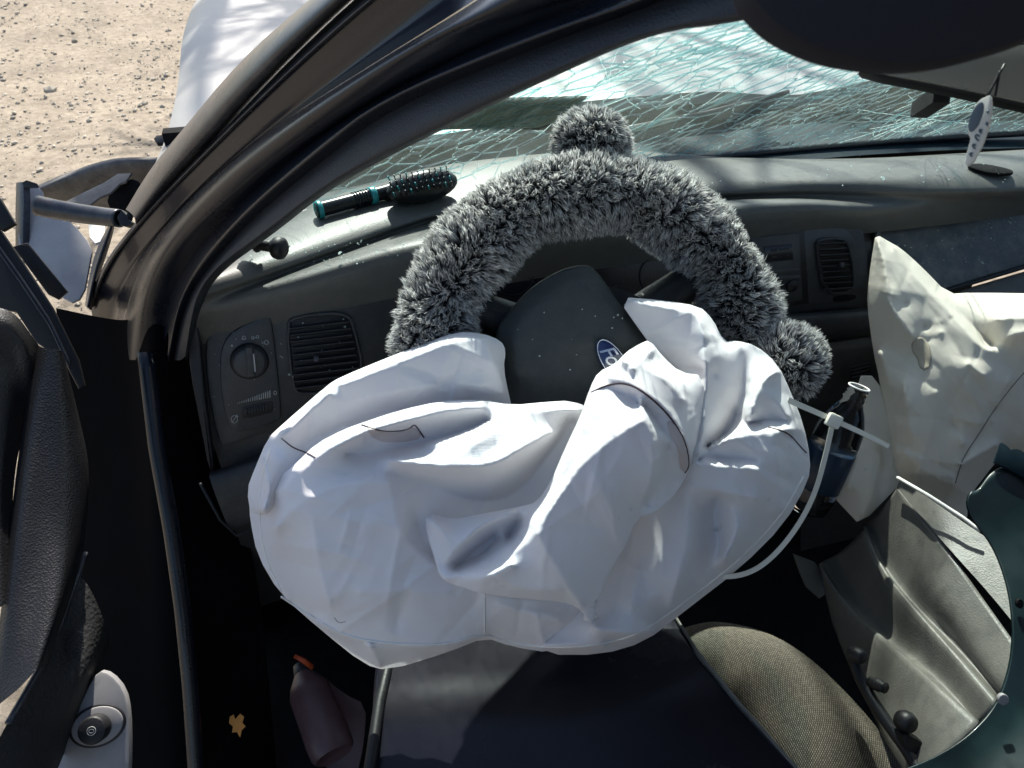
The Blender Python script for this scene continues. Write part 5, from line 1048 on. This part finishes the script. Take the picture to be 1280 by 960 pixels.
# ================================================================ MIRROR, TAG, VISOR
MR = thing('rear_view_mirror', UD(1180, 112, .50), 'rear view mirror with dark frame hanging by the windshield', 'mirror')
mn = nrm(-FW*.97-RT*.08+UP*.02); mp = UD(1190, 90, .50)
mpoly = [(1075, 84), (1110, 66), (1180, 54), (1340, 50), (1340, 148), (1280, 134), (1180, 112), (1085, 94)]
slab('housing', mpoly, mp, mn, .008, M['black'], MR, .003, 1)
slab('mirror_glass', [(1083, 83), (1112, 69), (1180, 58), (1340, 54), (1340, 141), (1280, 127), (1180, 106), (1090, 89)], mp, mn, .002, M['mirror'], MR, .0008, 1, off=.0016)
q = np.array([(1168, 108), (1190, 113), (1188, 129), (1166, 128)], float); slab('mount', q, UD(1178, 118, .53), -FW, .03, M['black'], MR, .001, 0)
TG = thing('hanging_tag', UD(1210, 206, .50), 'white oval ornament with dark centre hanging from the mirror by a cord', 'ornament')
tn = nrm(-FW-RT*.75); tp0 = UD(1222, 160, .475)
slab('tag_body', [(1231, 121), (1239, 118), (1241, 130), (1238, 150), (1233, 168), (1228, 182), (1221, 194), (1219, 199), (1211, 207), (1206, 206), (1208, 192), (1212, 178), (1213, 171), (1209, 166), (1211, 150), (1217, 135), (1224, 125)], tp0, tn, .003, M['tagw'], TG, .0006, 1)
slab('tag_window', ellip(1220, 146, 20, 7, 112), tp0, tn, .001, M['tagd'], TG, .0003, 0, off=.0006)
for (cx, cy, a_) in ((1222, 172, 4), (1218, 183, 3), (1214, 193, 2.4), (1226, 164, 2.5), (1235, 140, 1.5), (1234, 155, 1.8)):
    q = ellip(cx, cy, a_, a_*.6, 60, 16); q = np.vstack([q, q[:1]])[:13]; V, Fc = tube_geo(UPL(q[:, 0], q[:, 1], tp0+tn*.0005, tn), .0005, 5); link_mesh('scroll_line', V, Fc, M['tagd'], TG)
for a, b in (((1256, 80), (1233, 122)), ((1250, 88), (1244, 120))):
    V, Fc = tube_geo(resample(UD(np.array([a[0], b[0]], float), np.array([a[1], b[1]], float), np.array([.472, .474])), 6), .0008, 6); link_mesh('cord', V, Fc, M['black'], TG)
vs = thing('sun_visor', UD(1130, 60, .3), 'dark sun visor folded down over the top of the windshield', 'sun visor')
slab('visor_board', [(930, -10), (955, 22), (985, 47), (1040, 72), (1110, 84), (1170, 84), (1230, 73), (1300, 50), (1380, 10), (1380, -120), (930, -120)], UD(1130, 40, .30), nrm(-FW-UP*.25), .02, M['tan'], vs, .008, 2)

# ================================================================ THINGS ON THE DASH: brush, fastener, glass crumbs
HB = thing('hairbrush', UZ(np.array(480.), np.array(245.), .955), 'black hairbrush with teal bands lying on the dash top', 'hairbrush')
p = np.array([(396, 263), (430, 254), (470, 243), (500, 236), (572, 222)], float); P = UZ(p[:, 0], p[:, 1], .963)
V, Fc = tube_geo(resample(P[:4], 30), np.r_[np.linspace(.010, .0095, 22), np.linspace(.0095, .011, 8)], 14); link_mesh('handle', V, Fc, M['brushblack'], HB)
for a, b in ((0, .07), (.62, .70)):
    Q = resample(P[:4], 60); i, j = int(a*60), max(int(b*60), int(a*60)+4); V, Fc = tube_geo(Q[i:j], .0118, 16); link_mesh('teal_band', V, Fc, M['brushteal'], HB)
for k in range(7):
    Q = resample(P[:4], 60); i = 26+2*k; t0 = Q[i]; tt = nrm(Q[i+1]-Q[i]); n1 = nrm(np.cross(tt, [0, 0, 1])); n2 = np.cross(tt, n1); th = np.linspace(0, 2*math.pi, 19)
    V, Fc = tube_geo(t0+.0102*(np.cos(th)[:, None]*n1+np.sin(th)[:, None]*n2), .0010, 5, False); link_mesh('grip_ring', V, Fc, M['rubber'], HB)
hc = UZ(np.array(528.), np.array(233.), .972); ha = nrm(P[4]-P[3]); hs_ = nrm(np.cross(ha, [0, 0, 1])); hu_ = np.cross(hs_, ha)
uu = np.linspace(0, 2*math.pi, 29)[:-1]; vv = np.linspace(0, math.pi, 13)
V = np.array([hc+.050*math.cos(v)*ha+math.sin(v)*(math.cos(u)*hs_*.020+math.sin(u)*hu_*.022) for v in vv for u in uu]); Fc = [(i*28+j, i*28+(j+1) % 28, (i+1)*28+(j+1) % 28, (i+1)*28+j) for i in range(12) for j in range(28)]; hd_ = link_mesh('head', V, Fc, M['brushblack'], HB)
bn = nrm(-FW*.8+hu_*.1)
for i in range(11):
    for j in range(4):
        c = hc+ha*(-.040+.008*i)+np.cross(ha, bn)*(-.012+.008*j)+bn*.012
        V, Fc = tube_geo([c, c+bn*.009, c+bn*.016], [.0011, .0009, .0012], 5); link_mesh('bristle', V, Fc, M['brushblack'] if (i+j) % 3 else M['brushteal'], hd_)
BO = thing('loose_fastener', UZ(np.array(340.), np.array(312.), .955), 'black plastic fastener with round head lying on the dash by the pillar', 'fastener')
q = UZ(np.array([300., 320, 340]), np.array([302., 305, 308]), .972); V, Fc = tube_geo(resample(q, 12), .0070, 12); link_mesh('shank', V, Fc, M['black'], BO)
V, Fc = lathe_geo([(0, .009), (.003, .0125), (.008, .0135), (.013, .0125), (.016, .009)], UZ(np.array(341.), np.array(309.), .972), nrm(q[2]-q[0]), 22); link_mesh('head', V, Fc, M['black'], BO)
V, Fc = lathe_geo([(0, .009), (.002, .010), (.004, .009)], q[1], nrm(q[2]-q[0]), 18); link_mesh('collar', V, Fc, M['black'], BO)
cr = []
def crumbs(n, region, plane_fn, smin=.0003, smax=.0010):
    for _ in range(n):
        x = rng.uniform(region[0], region[2]); y = rng.uniform(region[1], region[3]); c = plane_fn(x, y); s = rng.uniform(smin, smax)*(1 if rng.random() > .06 else 1.9)
        a = nrm(rng.normal(size=3)); b = nrm(np.cross(a, rng.normal(size=3))); cr.append(box_geo(c, a*s, b*s*rng.uniform(.4, 1), np.cross(a, b)*s*rng.uniform(.4, 1)))
crumbs(70, (285, 300, 560, 330), lambda x, y: UZ(np.array(x), np.array(y), .957))
crumbs(40, (840, 205, 1270, 232), lambda x, y: UZ(np.array(x), np.array(y), .958))
crumbs(80, (1110, 255, 1275, 330), lambda x, y: UPL(np.array(x), np.array(y), LP+LN*.001, LN))
crumbs(60, (262, 390, 450, 545), lambda x, y: bp_(x, y, .011), .0003, .0008)
crumbs(16, (645, 360, 790, 470), lambda x, y: UD(np.array(x), np.array(y), .777), .0003, .0008)
o = link_mesh('glass_crumbs', *merge(cr), M['crack'], smooth=False); tag(o, 'tiny crumbs of broken glass strewn over the dash', 'broken glass', kind='stuff')

# ================================================================ BARE TREE ahead of the car (its branches shade the glass and dash)
TR = thing('bare_tree', (.9, 5.2, 0), 'bare leafless tree standing ahead of the car', 'tree')
segs = []
def grow(p, d, L, r, lv, rr):
    n = 7; P = [p]; dd = d.copy()
    for i in range(n):
        dd = nrm(dd+rr.normal(0, .13, 3)+np.array([0, 0, .03])); P.append(P[-1]+dd*L/n)
    P = np.array(P); segs.append((lv, tube_geo(P, np.linspace(r, r*.55, n+1), 7 if lv < 2 else 4, False)))
    if lv >= 4: return
    for k in range(4 if lv < 3 else 3):
        i = rr.integers(2, n+1); a = nrm(np.cross(dd, rr.normal(size=3))); nd = nrm(dd*.7+a*rr.uniform(.55, .95)); grow(P[i], nd, L*rr.uniform(.55, .75), r*.5, lv+1, rr)
    nd = nrm(dd+rr.normal(0, .2, 3)); grow(P[-1], nd, L*.75, r*.55, lv+1, rr)
rr = np.random.default_rng(5); grow(np.array([.9, 5.2, -.05]), nrm(np.array([-.1, -.1, 1])), 2.3, .15, 0, rr)
link_mesh('trunk', *merge([s for l, s in segs if l == 0]), M['bark'], TR)
link_mesh('crown', *merge([s for l, s in segs if l > 0]), M['bark'], TR)

# ================================================================ THE CAR IS ONE THING: its assemblies become parts, their pieces sub-parts
CAR = thing('wrecked_car', (0, 0, 0), 'dark wrecked sedan with burst airbags and shattered windshield seen through the open door', 'car')
bpy.context.view_layer.update()
MAIN = {'steering_wheel': 'rim', 'dashboard': 'top_pad', 'windshield': 'interlayer', 'windshield_pillar': 'pillar_trim', 'car_roof': 'roof_skin', 'driver_airbag': 'front_sheet', 'passenger_airbag': 'main_sheet'}
for nm in ['car_hood', 'cowl_panel', 'windshield_wiper', 'car_roof', 'rear_door', 'passenger_side', 'seat_back', 'car_floor', 'firewall', 'front_fender', 'windshield_pillar', 'broken_moulding', 'door_jamb', 'torn_fender', 'bumper_liner', 'pillar_foot', 'car_door', 'release_switch', 'dashboard', 'windshield', 'windshield_label', 'steering_wheel', 'driver_airbag', 'passenger_airbag', 'seat_cushion', 'seat_lever', 'rear_view_mirror', 'sun_visor']:
    T = bpy.data.objects[nm]
    for kx in ('category', 'group', 'kind'):
        if kx in T: del T[kx]
    if T.type == 'MESH': T.parent = CAR; continue
    desc = list(T.children_recursive); loc = T.location.copy(); lab = T['label']
    mn_ = next(o for o in desc if o.name.split('.')[0] == MAIN.get(nm, desc[0].name.split('.')[0]))
    T.name = 'old_'+nm; mn_.parent = CAR; mn_.location = loc; mn_.name = nm; mn_['label'] = lab
    for o in desc:
        if o is not mn_: o.parent = mn_; o.location = (0, 0, 0)
    bpy.data.objects.remove(T)
